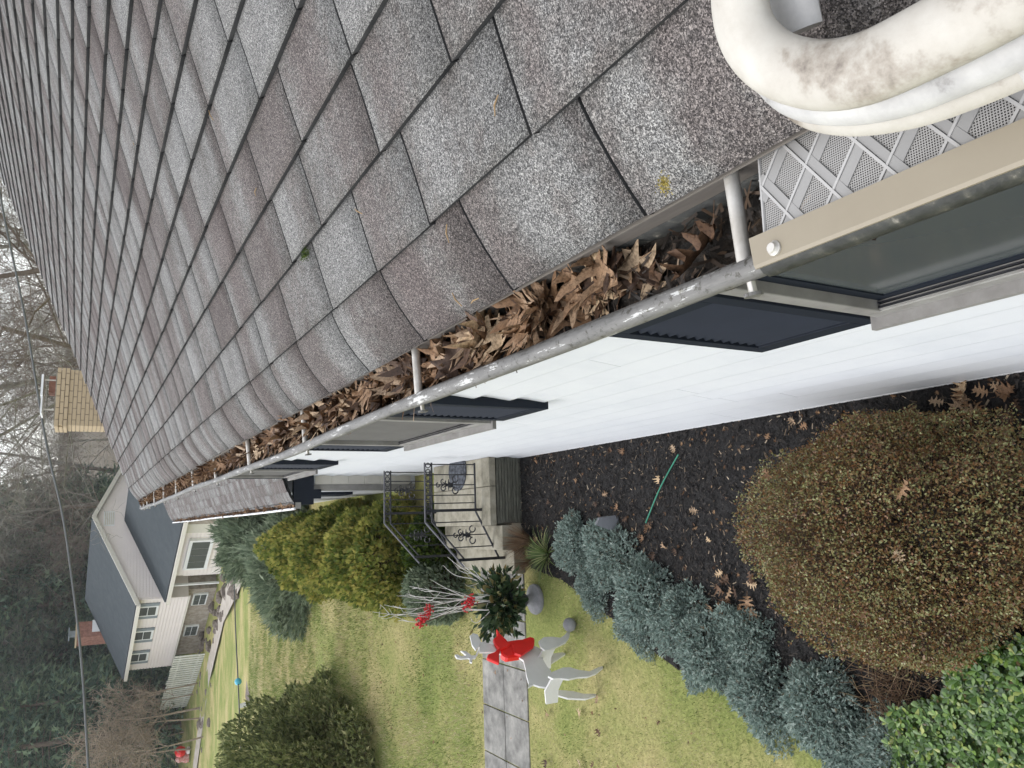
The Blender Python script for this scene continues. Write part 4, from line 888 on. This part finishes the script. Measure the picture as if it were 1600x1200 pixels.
n = 420; a = rng.uniform(0, 6.28, n); d = np.column_stack([np.cos(a), np.sin(a), rng.uniform(-.3, .9, n)]); pos = np.array([0, 0, .33])+d*rng.uniform(.08, .26, (n, 1)); V, F = cloud(*SPR, pos, frames(d+rng.normal(0, .3, d.shape)), rng.uniform(.06, .11, n)); link('pine_sprigs', npmesh('pine_sprigs', V, F, M['magnolia']), ut)
def branch(tip, r0, bend, name, mat, k=10, forks=3, seed=0):
    r_ = random.Random(seed); tip = np.asarray(tip, float); m1 = MB(); mid = (T0+tip)/2+np.asarray(bend, float)
    w1 = np.array([r_.gauss(0, .035), r_.gauss(0, .035), 0]); P = smooth([T0, T0*.65+mid*.35+w1, mid, mid*.4+tip*.6-w1*.8, tip], 4); nP = len(P)
    m1.tube(P, [r0*(1-.8*i/nP) for i in range(nP)], 6)
    for f in range(forks):
        i = r_.randrange(nP//3, nP-2); b = P[i]; L_ = np.linalg.norm(tip-b)*r_.uniform(.4, .8); dd = (tip-b)/(np.linalg.norm(tip-b)+1e-9)+np.array([r_.gauss(0, .3), r_.gauss(0, .3), r_.gauss(0, .15)])
        k1 = np.array([r_.gauss(0, .03), r_.gauss(0, .03), .015]); m1.tube([b, b+dd*L_*.3+k1*.8, b+dd*L_*.65+k1, b+dd*L_], [r0*.45, r0*.36, r0*.26, r0*.12], 5); continue
        m1.tube([b, b+dd*L_*.5+np.array([0, 0, .01]), b+dd*L_], [r0*.45, r0*.3, r0*.15], 5)
    m1.build(name, mat, ut, True)
PY = U[1]
def tipat(x, y, dy): return onY(x, y, PY+dy)
for k, (x, y, dy, bd) in enumerate(((582, 956, .10, (-.03, 0, .03)), (600, 945, .16, (0, .03, .0)), (615, 962, .05, (-.02, 0, 0)), (640, 916, .2, (0, .02, .03)), (625, 930, .1, (0, .02, .02)), (655, 985-24, .02, (0, 0, .02)))): branch(tipat(x, y, dy), .0065, bd, 'branch', M['birch'], forks=5, seed=k)
for k, (x, y, dy, bd) in enumerate(((692, 883, .15, (.03, 0, -.02)), (699, 870, .1, (.03, .02, 0)), (722, 880, .0, (.02, 0, 0)), (735, 965, -.05, (-.02, -.02, 0)))): branch(tipat(x, y, dy), .006, bd, 'branch', M['birch'], forks=2, seed=20+k)
SPH = MB().lathe((0, 0, 0), [(.001, -1), (.7, -.7), (1, 0), (.7, .7), (.001, 1)], 6)
def berries(x, y, dy, x2, y2, n, rad, nm):
    A_, B_ = tipat(x, y, dy)-U, tipat(x2, y2, dy)-U; t = rng.uniform(0, 1, n)[:, None]; pos = A_*(1-t)+B_*t+rng.normal(0, rad, (n, 3))
    tri = [f for q in SPH.f for f in ([(q[0], q[i], q[i+1]) for i in range(1, len(q)-1)])]
    V, F = cloud(SPH.v, tri, pos, frames(rng.normal(size=(n, 3))), rng.uniform(.006, .010, n)); link(nm, npmesh(nm, V, F, M['berry'], True), ut)
    MB().tube([T0, (A_+U)*.5+T0*.5, B_+U], .003, 5).build('berry_stem', M['twig'], ut)
berries(672, 948, .05, 653, 978, 130, .018, 'berries'); berries(738, 934, .0, 728, 950, 90, .02, 'berries')

# small things in the bed
a_, b_ = onZ(1009, 817, .03), onZ(1060, 710, .03); mid = (a_+b_)/2+np.array([.012, 0, .012])
o = MB().tube(smooth([a_, mid, b_], 5), .005, 6).build('plant_stake', M['greenrod'], None, True); tag(o, 'thin green plant stake lying on the black mulch', 'stake')
q = np.array([-.055, 4.72, 0.]); o = MB().prism([q+np.array(v) for v in ((-.07, -.02, .0), (.06, -.015, .0), (.045, .0, .17), (.0, .0, .2))], (0.01, .018, 0)).build('slate_piece', M['slate']); tag(o, 'grey slate shard upright behind the first juniper', 'slate')

# ================================================================== wires
def wire(name, pts, r, label, mat, D=None):
    P = [CAM+ray(x, y)/math.hypot(*ray(x, y)[:2])*dd for x, y, dd in pts]; o = MB().tube(smooth(P, 8), r, 8, upv=(0, 1, 0)).build(name, mat, None, True); tag(o, label, 'cable')
    return P
wire('utility_cable', ((-12, 220, 24), (5, 330, 24), (40, 500, 23), (72, 690, 22), (97, 800, 21.5), (112, 900, 21), (128, 1040, 20), (140, 1230, 19)), .026, 'thick grey utility cable slung across the woods', M['cable'])
wp_ = wire('ground_wire', ((366, 905, 20.5), (368, 980, 19.5), (372, 1065, 18.5), (375, 1140, 17.8), (378, 1240, 17)), .014, 'thin dark wire strung low over the lawn', M['cable'])
p = wp_[2]; o = MB().lathe(p, [(.001, -.075), (.045, -.06), (.072, -.025), (.075, 0), (.072, .025), (.045, .06), (.001, .075)], 16).build('marker_ball', M['blueball'], None, True); tag(o, 'turquoise ball threaded on the low wire over the lawn', 'ball')
p = CAM+ray(377, 1101)/math.hypot(*ray(377, 1101)[:2])*18.2; e = np.array([1., -.2, .05]); o = MB().prism([p+np.array([-.07, 0, .02]), p+np.array([.02, 0, .05]), p+np.array([.05, 0, -.16]), p+np.array([-.04, 0, -.19])], (0, .008, 0)).build('hanging_tag', M['white']); tag(o, 'white blank tag hanging from the low wire', 'tag')

# ================================================================== the neighbour's house
K = 1.5; E2 = np.array([-.53326675, .84594714, 0]); N2 = np.array([.84594714, .53326675, 0]); CN = 15.04817*K
def H(s, d, z): return CAM+(E2*s+N2*d)*K+N2*CN+np.array([0, 0, z*K])
nb = thing('neighbour_house', 'pink sided split-level house with slate roof and brick chimney', 'house', tuple(H(31, 2, -4.8)))
def hb(name, s0, s1, d0, d1, z0, z1, mat, parent=None):
    P = [H(s, d, z) for z in (z0, z1) for (s, d) in ((s0, d0), (s1, d0), (s1, d1), (s0, d1))]
    return MB().add(P, [(0, 1, 2, 3), (7, 6, 5, 4), (0, 4, 5, 1), (1, 5, 6, 2), (2, 6, 7, 3), (3, 7, 4, 0)]).build(name, mat, parent or nb)
S0, S1 = 28.42, 34.35; DE = 7.0
up = hb('upper_wall', S0, S1, .0, DE, -3.8, -1.93, M['nsiding']); hb('lower_wall', S0+.02, S1-.3, .28, DE-.1, -5.1, -3.81, M['nstone'])
for i in range(16):                              # lap boards of the upper storey
    z = -3.79+.117*i; hb('siding_board', S0-.012, S1+.01, -.03, .01, z, z+.098, M['nsiding'], up)
MB().prism([H(S0, .0, -1.93), H(S0, DE, -1.93), H(S0, DE/2, -.52)], E2*.05).build('gable', M['nsiding'], nb)
for i in range(24):
    z = -3.1+.108*i; f = max(0, (z+.13-(-1.93))/(1.41)) if z > -2.06 else 0; d0_ = f*DE/2+.03; d1_ = DE-f*DE/2-.03
    if d1_-d0_ > .3: hb('gable_board', S0-.035, S0+.01, d0_, d1_, z, z+.09, M['nsiding'], up)
def slab(name, P, th, mat, parent=None):
    v = np.cross(P[1]-P[0], P[2]-P[0]); v /= np.linalg.norm(v); return MB().prism(P, v*th).build(name, mat, parent or nb)
pr_ = .404
def rz(d, off=0): return -.50-pr_*abs(d-DE/2)+off
rf = slab('roof', [H(S0-.15, -.28, rz(-.28)), H(S1+.25, -.28, rz(-.28)), H(S1+.25, DE/2, rz(DE/2)), H(S0-.15, DE/2, rz(DE/2))], .1, M['nroof'])
slab('roof_back', [H(S0-.15, DE/2, rz(DE/2)), H(S1+.25, DE/2, rz(DE/2)), H(S1+.25, DE+.28, rz(DE+.28)), H(S0-.15, DE+.28, rz(DE+.28))], .1, M['nroof'], rf)
def stripc(name, a, b, w_, h_, mat, parent=None):
    a = np.asarray(a); b = np.asarray(b); u = (b-a)/np.linalg.norm(b-a); s_ = np.cross(u, (0, 0, 1)); s_ /= np.linalg.norm(s_)+1e-9; t_ = np.cross(s_, u)
    P = [a-s_*w_/2-t_*h_/2, a+s_*w_/2-t_*h_/2, a+s_*w_/2+t_*h_/2, a-s_*w_/2+t_*h_/2]; Q = [p+(b-a) for p in P]
    return MB().add(P+Q, [(0, 1, 2, 3), (7, 6, 5, 4), (0, 4, 5, 1), (1, 5, 6, 2), (2, 6, 7, 3), (3, 7, 4, 0)]).build(name, mat, parent or nb)
stripc('rake_trim', H(S0-.18, -.28, rz(-.28, -.04)), H(S0-.18, DE/2, rz(DE/2, -.04)), .06, .22, M['ntrim']); stripc('rake_trim', H(S0-.18, DE+.28, rz(DE+.28, -.04)), H(S0-.18, DE/2, rz(DE/2, -.04)), .06, .22, M['ntrim'])
stripc('eave_gutter', H(S0-.2, -.33, rz(-.33, -.05)), H(S1+.25, -.33, rz(-.33, -.05)), .16, .18, M['ntrim'])
hb('gable_vent', S0-.04, S0, DE/2-.35, DE/2+.3, -1.25, -.88, M['white']); 
for i in range(5): hb('vent_slat', S0-.055, S0-.03, DE/2-.3, DE/2+.25, -1.22+.065*i, -1.18+.065*i, M['ntrim'])
def nwin(s0, s1, z0, z1, d, shut=False, mull=(1, 1), fr=.07):
    w_ = hb('window', s0, s1, d-.05, d+.05, z0, z1, M['white'])
    ns, nz = mull
    for i in range(ns):
        for j in range(nz):
            a_ = s0+fr+(s1-s0-2*fr)*i/ns+.012; b_ = s0+fr+(s1-s0-2*fr)*(i+1)/ns-.012; c_ = z0+fr+(z1-z0-2*fr)*j/nz+.012; e_ = z0+fr+(z1-z0-2*fr)*(j+1)/nz-.012
            hb('pane', a_, b_, d-.06, d-.045, c_, e_, M['glass'], w_)
    if shut:
        for (a_, b_) in ((s0-.2, s0-.02), (s1+.02, s1+.2)): hb('shutter', a_, b_, d-.05, d+.0, z0-.02, z1+.02, M['nshutter'])
for s_ in (28.86, 30.83, 32.75): nwin(s_+.02, s_+.78, -2.83, -2.12, -.02, True, (1, 2))
for s_ in (28.75, 31.35): nwin(s_, s_+.85, -4.55, -4.02, .26, False, (2, 2), .04)
hb('overhang_trim', S0-.02, S1+.02, -.03, .03, -3.86, -3.80, M['ntrim'])
for s_ in (S0, S1): stripc('corner_board', H(s_, -.02, -3.85), H(s_, -.02, -1.95), .1, .1, M['white'])
# chimney
cnb = hb('chimney', 34.65, 35.45, 1.75, 2.45, -4.9, -.25, M['brickred']); hb('flashing', 34.62, 35.0, 1.95, 2.48, -1.2, -.80, M['white'], cnb); hb('crown', 34.6, 35.5, 1.7, 2.5, -.25, -.19, M['brickpale'], cnb); hb('cap', 34.8, 35.2, 1.9, 2.3, .02, .07, M['nshutter'], cnb); hb('flue', 34.9, 35.1, 2.0, 2.2, -.2, .02, M['nshutter'], cnb)
# addition
A0, A1 = 21.5, 27.0
hb('addition_wall', A0, A1, .08, 6.4, -5.3, -3.15, M['nsiding']); hb('porch_back_wall', A1, S0, .9, 6.4, -5.2, -3.2, M['nstone'])
for i in range(13): hb('siding_board', 24.15, A1+.01, .06, .10, -5.15+.11*i*1.2, -5.15+.11*i*1.2+.122, M['nsiding'])
hb('brick_panel', A0, 23.6, .05, .09, -5.2, -3.2, M['nstone']); hb('tan_panel', 23.6, 24.14, .055, .09, -5.2, -3.2, M['ntrim'])
rz2 = lambda d: -3.0+.385*(d+.2)
ar = slab('addition_roof', [H(A0-.3, -.2, rz2(-.2)), H(S0-.03, -.2, rz2(-.2)), H(S0-.03, 3.4, rz2(3.4)), H(A0-.3, 3.4, rz2(3.4))], .1, M['nroof']); slab('addition_roof_back', [H(A0-.3, 3.4, rz2(3.4)), H(S0-.03, 3.4, rz2(3.4)), H(S0-.03, 7, rz2(-.2)), H(A0-.3, 7, rz2(-.2))], .1, M['nroof'], ar)
stripc('addition_gutter', H(A0-.3, -.26, rz2(-.26)-.05), H(S0-.0, -.26, rz2(-.26)-.05), .14, .18, M['ntrim'])
nwin(24.5, 26.45, -4.16, -3.37, .02, False, (4, 1), .1)
hb('porch_post', A1+.55, A1+.62, .0, .07, -5.1, -3.1, M['white'])

# ================================================================== yard bits around it
rr_ = random.Random(3)
def rockmesh(seed):
    r_ = np.random.default_rng(seed); g = r_.normal(size=(34, 3)); g /= np.linalg.norm(g, axis=1)[:, None]; g *= np.array([1, .75, .6]); import bmesh
    b = bmesh.new(); [b.verts.new(p*r_.uniform(.8, 1.1)) for p in g]; bmesh.ops.convex_hull(b, input=b.verts); me = bpy.data.meshes.new('rock'); b.to_mesh(me); b.free(); me.materials.append(M['rock']); return me
RM = [rockmesh(i) for i in range(4)]
for k in range(46):
    t = rr_.random(); x = 388-80*t+rr_.gauss(0, 9); y = 862+165*t+rr_.gauss(0, 8); p = G(x, y); s = rr_.uniform(.16, .42)
    o = bpy.data.objects.new('garden_rock', rr_.choice(RM)); COL.objects.link(o); o.location = p+np.array([0, 0, s*.2]); o.rotation_euler = (rr_.uniform(-.3, .3), rr_.uniform(-.3, .3), rr_.uniform(0, 6)); o.scale = (s, s, s); tag(o, 'brown grey rock in the rockery below the pink house', 'rock', 'rockery stones')
for k in range(16):
    p = G(318+rr_.gauss(0, 8), 1110+rr_.gauss(0, 28)); s = rr_.uniform(.18, .4)
    o = bpy.data.objects.new('garden_rock', rr_.choice(RM)); COL.objects.link(o); o.location = p+np.array([0, 0, s*.15]); o.rotation_euler[2] = rr_.uniform(0, 6); o.scale = (s, s, s*.7); tag(o, 'pale boulder at the end of the garden path', 'rock', 'boulders by the path')
def ribbon(name, px, wd, mat, dz, label, cat):
    P = [G(x, y) for x, y in px]; m1 = MB(); V = []
    for i, p in enumerate(P):
        t = P[min(i+1, len(P)-1)]-P[max(i-1, 0)]; t = t/np.linalg.norm(t); s_ = np.cross(t, (0, 0, 1)); s_ /= np.linalg.norm(s_)
        V += [p-s_*wd/2+np.array([0, 0, dz]), p+s_*wd/2+np.array([0, 0, dz])]
    m1.add(V, [(2*i, 2*i+1, 2*i+3, 2*i+2) for i in range(len(P)-1)]); o = m1.build(name, mat); tag(o, label, cat, kind='structure')
ribbon('garden_path', ((392, 858), (372, 905), (352, 950), (340, 1000), (328, 1050), (322, 1090), (318, 1120), (312, 1160), (305, 1210)), 1.3, M['path'], .09, 'pale stone path below the rockery', 'path')
ribbon('bare_strip', ((392, 1075), (390, 1100)), .7, M['rock'], .08, 'bare brown strip in the lawn', 'bare soil')
# picket fence on the slope
fa, fb_ = G(322, 1022), G(292, 1105); L_ = np.linalg.norm(fb_-fa); u = (fb_-fa)/L_; u[2] = 0; u /= np.linalg.norm(u); nf = 26
fe = thing('picket_fence', 'weathered pale picket fence at the corner of the pink house', 'fence', tuple(fa)); nv = np.cross(u, (0, 0, 1))
for k in range(nf):
    p = fa+u*L_*k/nf; p[2] = gz(p[1]); h_ = 1.75+random.uniform(-.05, .05); w_ = L_/nf*.30
    MB().prism([p-u*w_, p+u*w_, p+u*w_+np.array([0, 0, h_]), p-u*w_+np.array([0, 0, h_])], nv*.03).build('picket', M['fence'], fe)
for hz in (.35, 1.4): stripc('rail', fa+np.array([0, 0, hz])+nv*.04, fb_+np.array([0, 0, hz])+nv*.04, .05, .09, M['fence'], fe)
# parked car behind the fence, mostly hidden
p = far(1062, 69); car = thing('parked_car', 'pale blue car parked behind the picket fence', 'car', tuple(p)); q = np.array(p)
def carprof(pr, w_, nm, mat): MB().prism([q+np.array([x, 0, z]) for x, z in pr], (0, w_, 0)).build(nm, mat, car, bevel=.06)
carprof([(-2.1, .35), (2.1, .35), (2.15, .75), (1.9, .95), (-1.9, 1.0), (-2.15, .75)], 1.7, 'body', M['car']); carprof([(-1.5, .98), (1.1, .95), (.6, 1.42), (-1.0, 1.45)], 1.5, 'cabin', M['glass'])
carprof([(-.95, 1.43), (.55, 1.41), (.5, 1.48), (-.9, 1.5)], 1.45, 'car_roof', M['car'])
for x in (-1.3, 1.3): MB().tube([q+np.array([x, -.9, .33]), q+np.array([x, -.68, .33])], .33, 16).build('wheel', M['iron'], car)
# red ornament by the brush
p = G(296, 1172); t = thing('red_ornament', 'round red lawn ornament with pink base near the bare brush', 'lawn ornament', tuple(p)); q = np.array(p)
MB().lathe(q+np.array([0, 0, .55]), [(.001, -.35), (.25, -.26), (.36, 0), (.25, .26), (.001, .35)], 16).build('ball', M['red'], t, True); MB().lathe(q, [(.001, 0), (.22, 0), (.24, .12), (.10, .22), (.001, .24)], 12).build('base', M['nsiding'], t, True)
q = q+np.array([-.5, .3, 0]); t2 = thing('pink_ornament', 'pinkish lumpy lawn ornament next to the red ball', 'lawn ornament', tuple(q)); MB().lathe(q, [(.001, 0), (.3, 0), (.34, .2), (.22, .42), (.26, .6), (.12, .78), (.001, .8)], 14).build('figure', nmat('pink_red_cloth', [(.35, (.45, .08, .07)), (.6, (.6, .4, .36))], 9, .7), t2, True)

# ================================================================== woods
def bare_tree(seed, Hh, spread=1., r0=.17, depth=5, lean=.05, rm=.006):
    r_ = np.random.default_rng(seed); S = []
    def grow(p, d, L, r, lev):
        n = 4 if lev < 2 else 3
        for i in range(n):
            d = d+r_.normal(0, .10+.05*lev, 3)+np.array([0, 0, .05 if lev else 0]); d /= np.linalg.norm(d); q = p+d*L/n; r1 = r*(.86 if lev else .84)
            S.append((p, q, r, r1)); p = q; r = r1
            if lev < depth and (lev > 0 or i >= 1):
                for c in range(2 if lev < 3 else r_.integers(1, 3)):
                    a = r_.normal(size=3); a -= d*(a@d); a /= np.linalg.norm(a); e = d*r_.uniform(.5, .9)+a*spread*r_.uniform(.6, 1.1); grow(p, e/np.linalg.norm(e), L*r_.uniform(.42, .62), max(r*.5, rm), lev+1)
    grow(np.zeros(3), np.array([r_.normal(0, lean), r_.normal(0, lean), 1.]), Hh*.62, r0, 0)
    a = [np.array([s[i] for s in S]) for i in range(4)]; big = a[2] > .045
    V, F = prisms(a[0][big], a[1][big], a[2][big], a[3][big], 5); V2, F2 = prisms(a[0][~big], a[1][~big], a[2][~big], a[3][~big], 3)
    return V, F, V2, F2
def tree_meshes(seed, Hh, mt, spread, r0, depth=5, rm=.006):
    V, F, V2, F2 = bare_tree(seed, Hh, spread, r0, depth, rm=rm); return npmesh('trunk', V, F, mt), npmesh('crown', V2, F2, mt)
BT = [tree_meshes(s, h, m_, sp, r) for s, h, m_, sp, r in ((1, 17, M['bark'], .95, .2), (2, 19, M['barkpale'], 1., .22), (3, 16, M['bark'], 1.1, .18), (4, 15, M['barkpale'], .9, .16))]
M['drystem'] = pmat('tan_brush_stem', (.27, .215, .16), .9, var=.3)
BR = [tree_meshes(s, 6.0, M['drystem'], 1.1, .06, 3, .016) for s in (11, 12)]
def conifer(seed, Hh, Rb, top=.02):
    r_ = np.random.default_rng(seed); P = []; D = []; Sz = []; B0 = []; B1 = []
    nl = int(Hh*3.0)
    for i in range(nl):
        t = (i+.5)/nl; z = Hh*(top+(1-top)*t); L = Rb*(1-t)**.8*r_.uniform(.7, 1.15)+.25
        for b in range(6):
            a = r_.uniform(0, 6.28); e = np.array([math.cos(a), math.sin(a), .05]); B0.append((0, 0, z)); B1.append(tuple(e*L*.9+np.array([0, 0, z-L*.12])))
            m_ = int(5+L*6)
            for k in range(m_):
                u = r_.uniform(.2, 1); P.append(e*L*u+np.array([0, 0, z-L*.18*u*u])+r_.normal(0, .12+.08*L*u, 3)*np.array([1, 1, .6])); D.append(e*.7+r_.normal(0, .5, 3)+np.array([0, 0, -.15])); Sz.append(r_.uniform(.45, .95))
    V, F = cloud(*SPK, np.array(P), frames(np.array(D)), np.array(Sz)*np.ones(len(P))); cr = npmesh('crown', V, F, M['conifer'])
    B0 = np.array(B0, float); B1 = np.array(B1, float); n = len(B0); V, F = prisms(np.vstack([[[0, 0, -.3]], B0]), np.vstack([[[0, 0, Hh]], B1]), np.concatenate([[.22], np.full(n, .03)]), np.concatenate([[.03], np.full(n, .008)]), 5)
    return npmesh('trunk', V, F, M['bark']), cr
CT = [conifer(s, h, r) for s, h, r in ((1, 18, 3.4), (2, 21, 3.9), (3, 15, 3.2))]
def plant(name, label, cat, meshes, p, s, a, group):
    t = thing(name, label, cat, tuple(p), group); t.rotation_euler[2] = a; t.scale = (s, s, s)
    for nm, me in zip(('trunk', 'crown'), meshes): link(nm, me, t)
rt = random.Random(9)
for k in range(38):
    y = 770+470*(k+.5)/38+rt.uniform(-8, 8); D = (rt.choice((72, 78, 86, 95)) if y < 1060 else rt.choice((64, 67, 72, 80)))+rt.uniform(-2, 4)
    plant('conifer_tree', 'tall dark evergreen in the wood behind the pink house', 'conifer', CT[k % 3], far(y, D), rt.uniform(.85, 1.2), rt.uniform(0, 6), 'evergreens behind the pink house')
for k in range(27):
    y = 180+720*(k+.5)/27+rt.uniform(-10, 10); D = rt.choice((66, 72, 80, 90) if y > 600 else (42, 50, 58, 68, 80))+rt.uniform(-3, 3)
    plant('bare_tree', 'bare grey brown tree in the winter wood beyond the roof', 'bare tree', BT[k % 4], far(y, D), rt.uniform(.8, 1.15), rt.uniform(0, 6), 'bare trees beyond the roof')
for k in range(6):
    plant('bare_tree', 'bare tree standing among the evergreens behind the pink house', 'bare tree', BT[k % 4], far(870+k*62, rt.uniform(68, 76)), rt.uniform(.7, .95), rt.uniform(0, 6), 'bare trees among the evergreens')
for k in range(11):
    y = 1085+165*k/11; D = rt.uniform(52, 62)
    plant('brush_shrub', 'tangled leafless brown brush beside the picket fence', 'brush', BR[k % 2], far(y+rt.uniform(-8, 8), D), rt.uniform(.8, 1.3), rt.uniform(0, 6), 'leafless brush beyond the fence')

# ================================================================== damp winter air
hz = MB().box((-120, -25, -6), (120, 140, 34)).build('haze', None); hz['kind'] = 'stuff'; hz['label'] = 'thin damp winter haze over the yards'
hm = bpy.data.materials.new('haze'); hm.use_nodes = True; hn = hm.node_tree.nodes; hn.remove(hn['Principled BSDF'])
pv = hn.new('ShaderNodeVolumePrincipled'); pv.inputs['Color'].default_value = (.93, .95, .97, 1); pv.inputs['Density'].default_value = .0006; pv.inputs['Anisotropy'].default_value = .2
hm.node_tree.links.new(pv.outputs[0], hn['Material Output'].inputs['Volume']); hz.data.materials.append(hm)
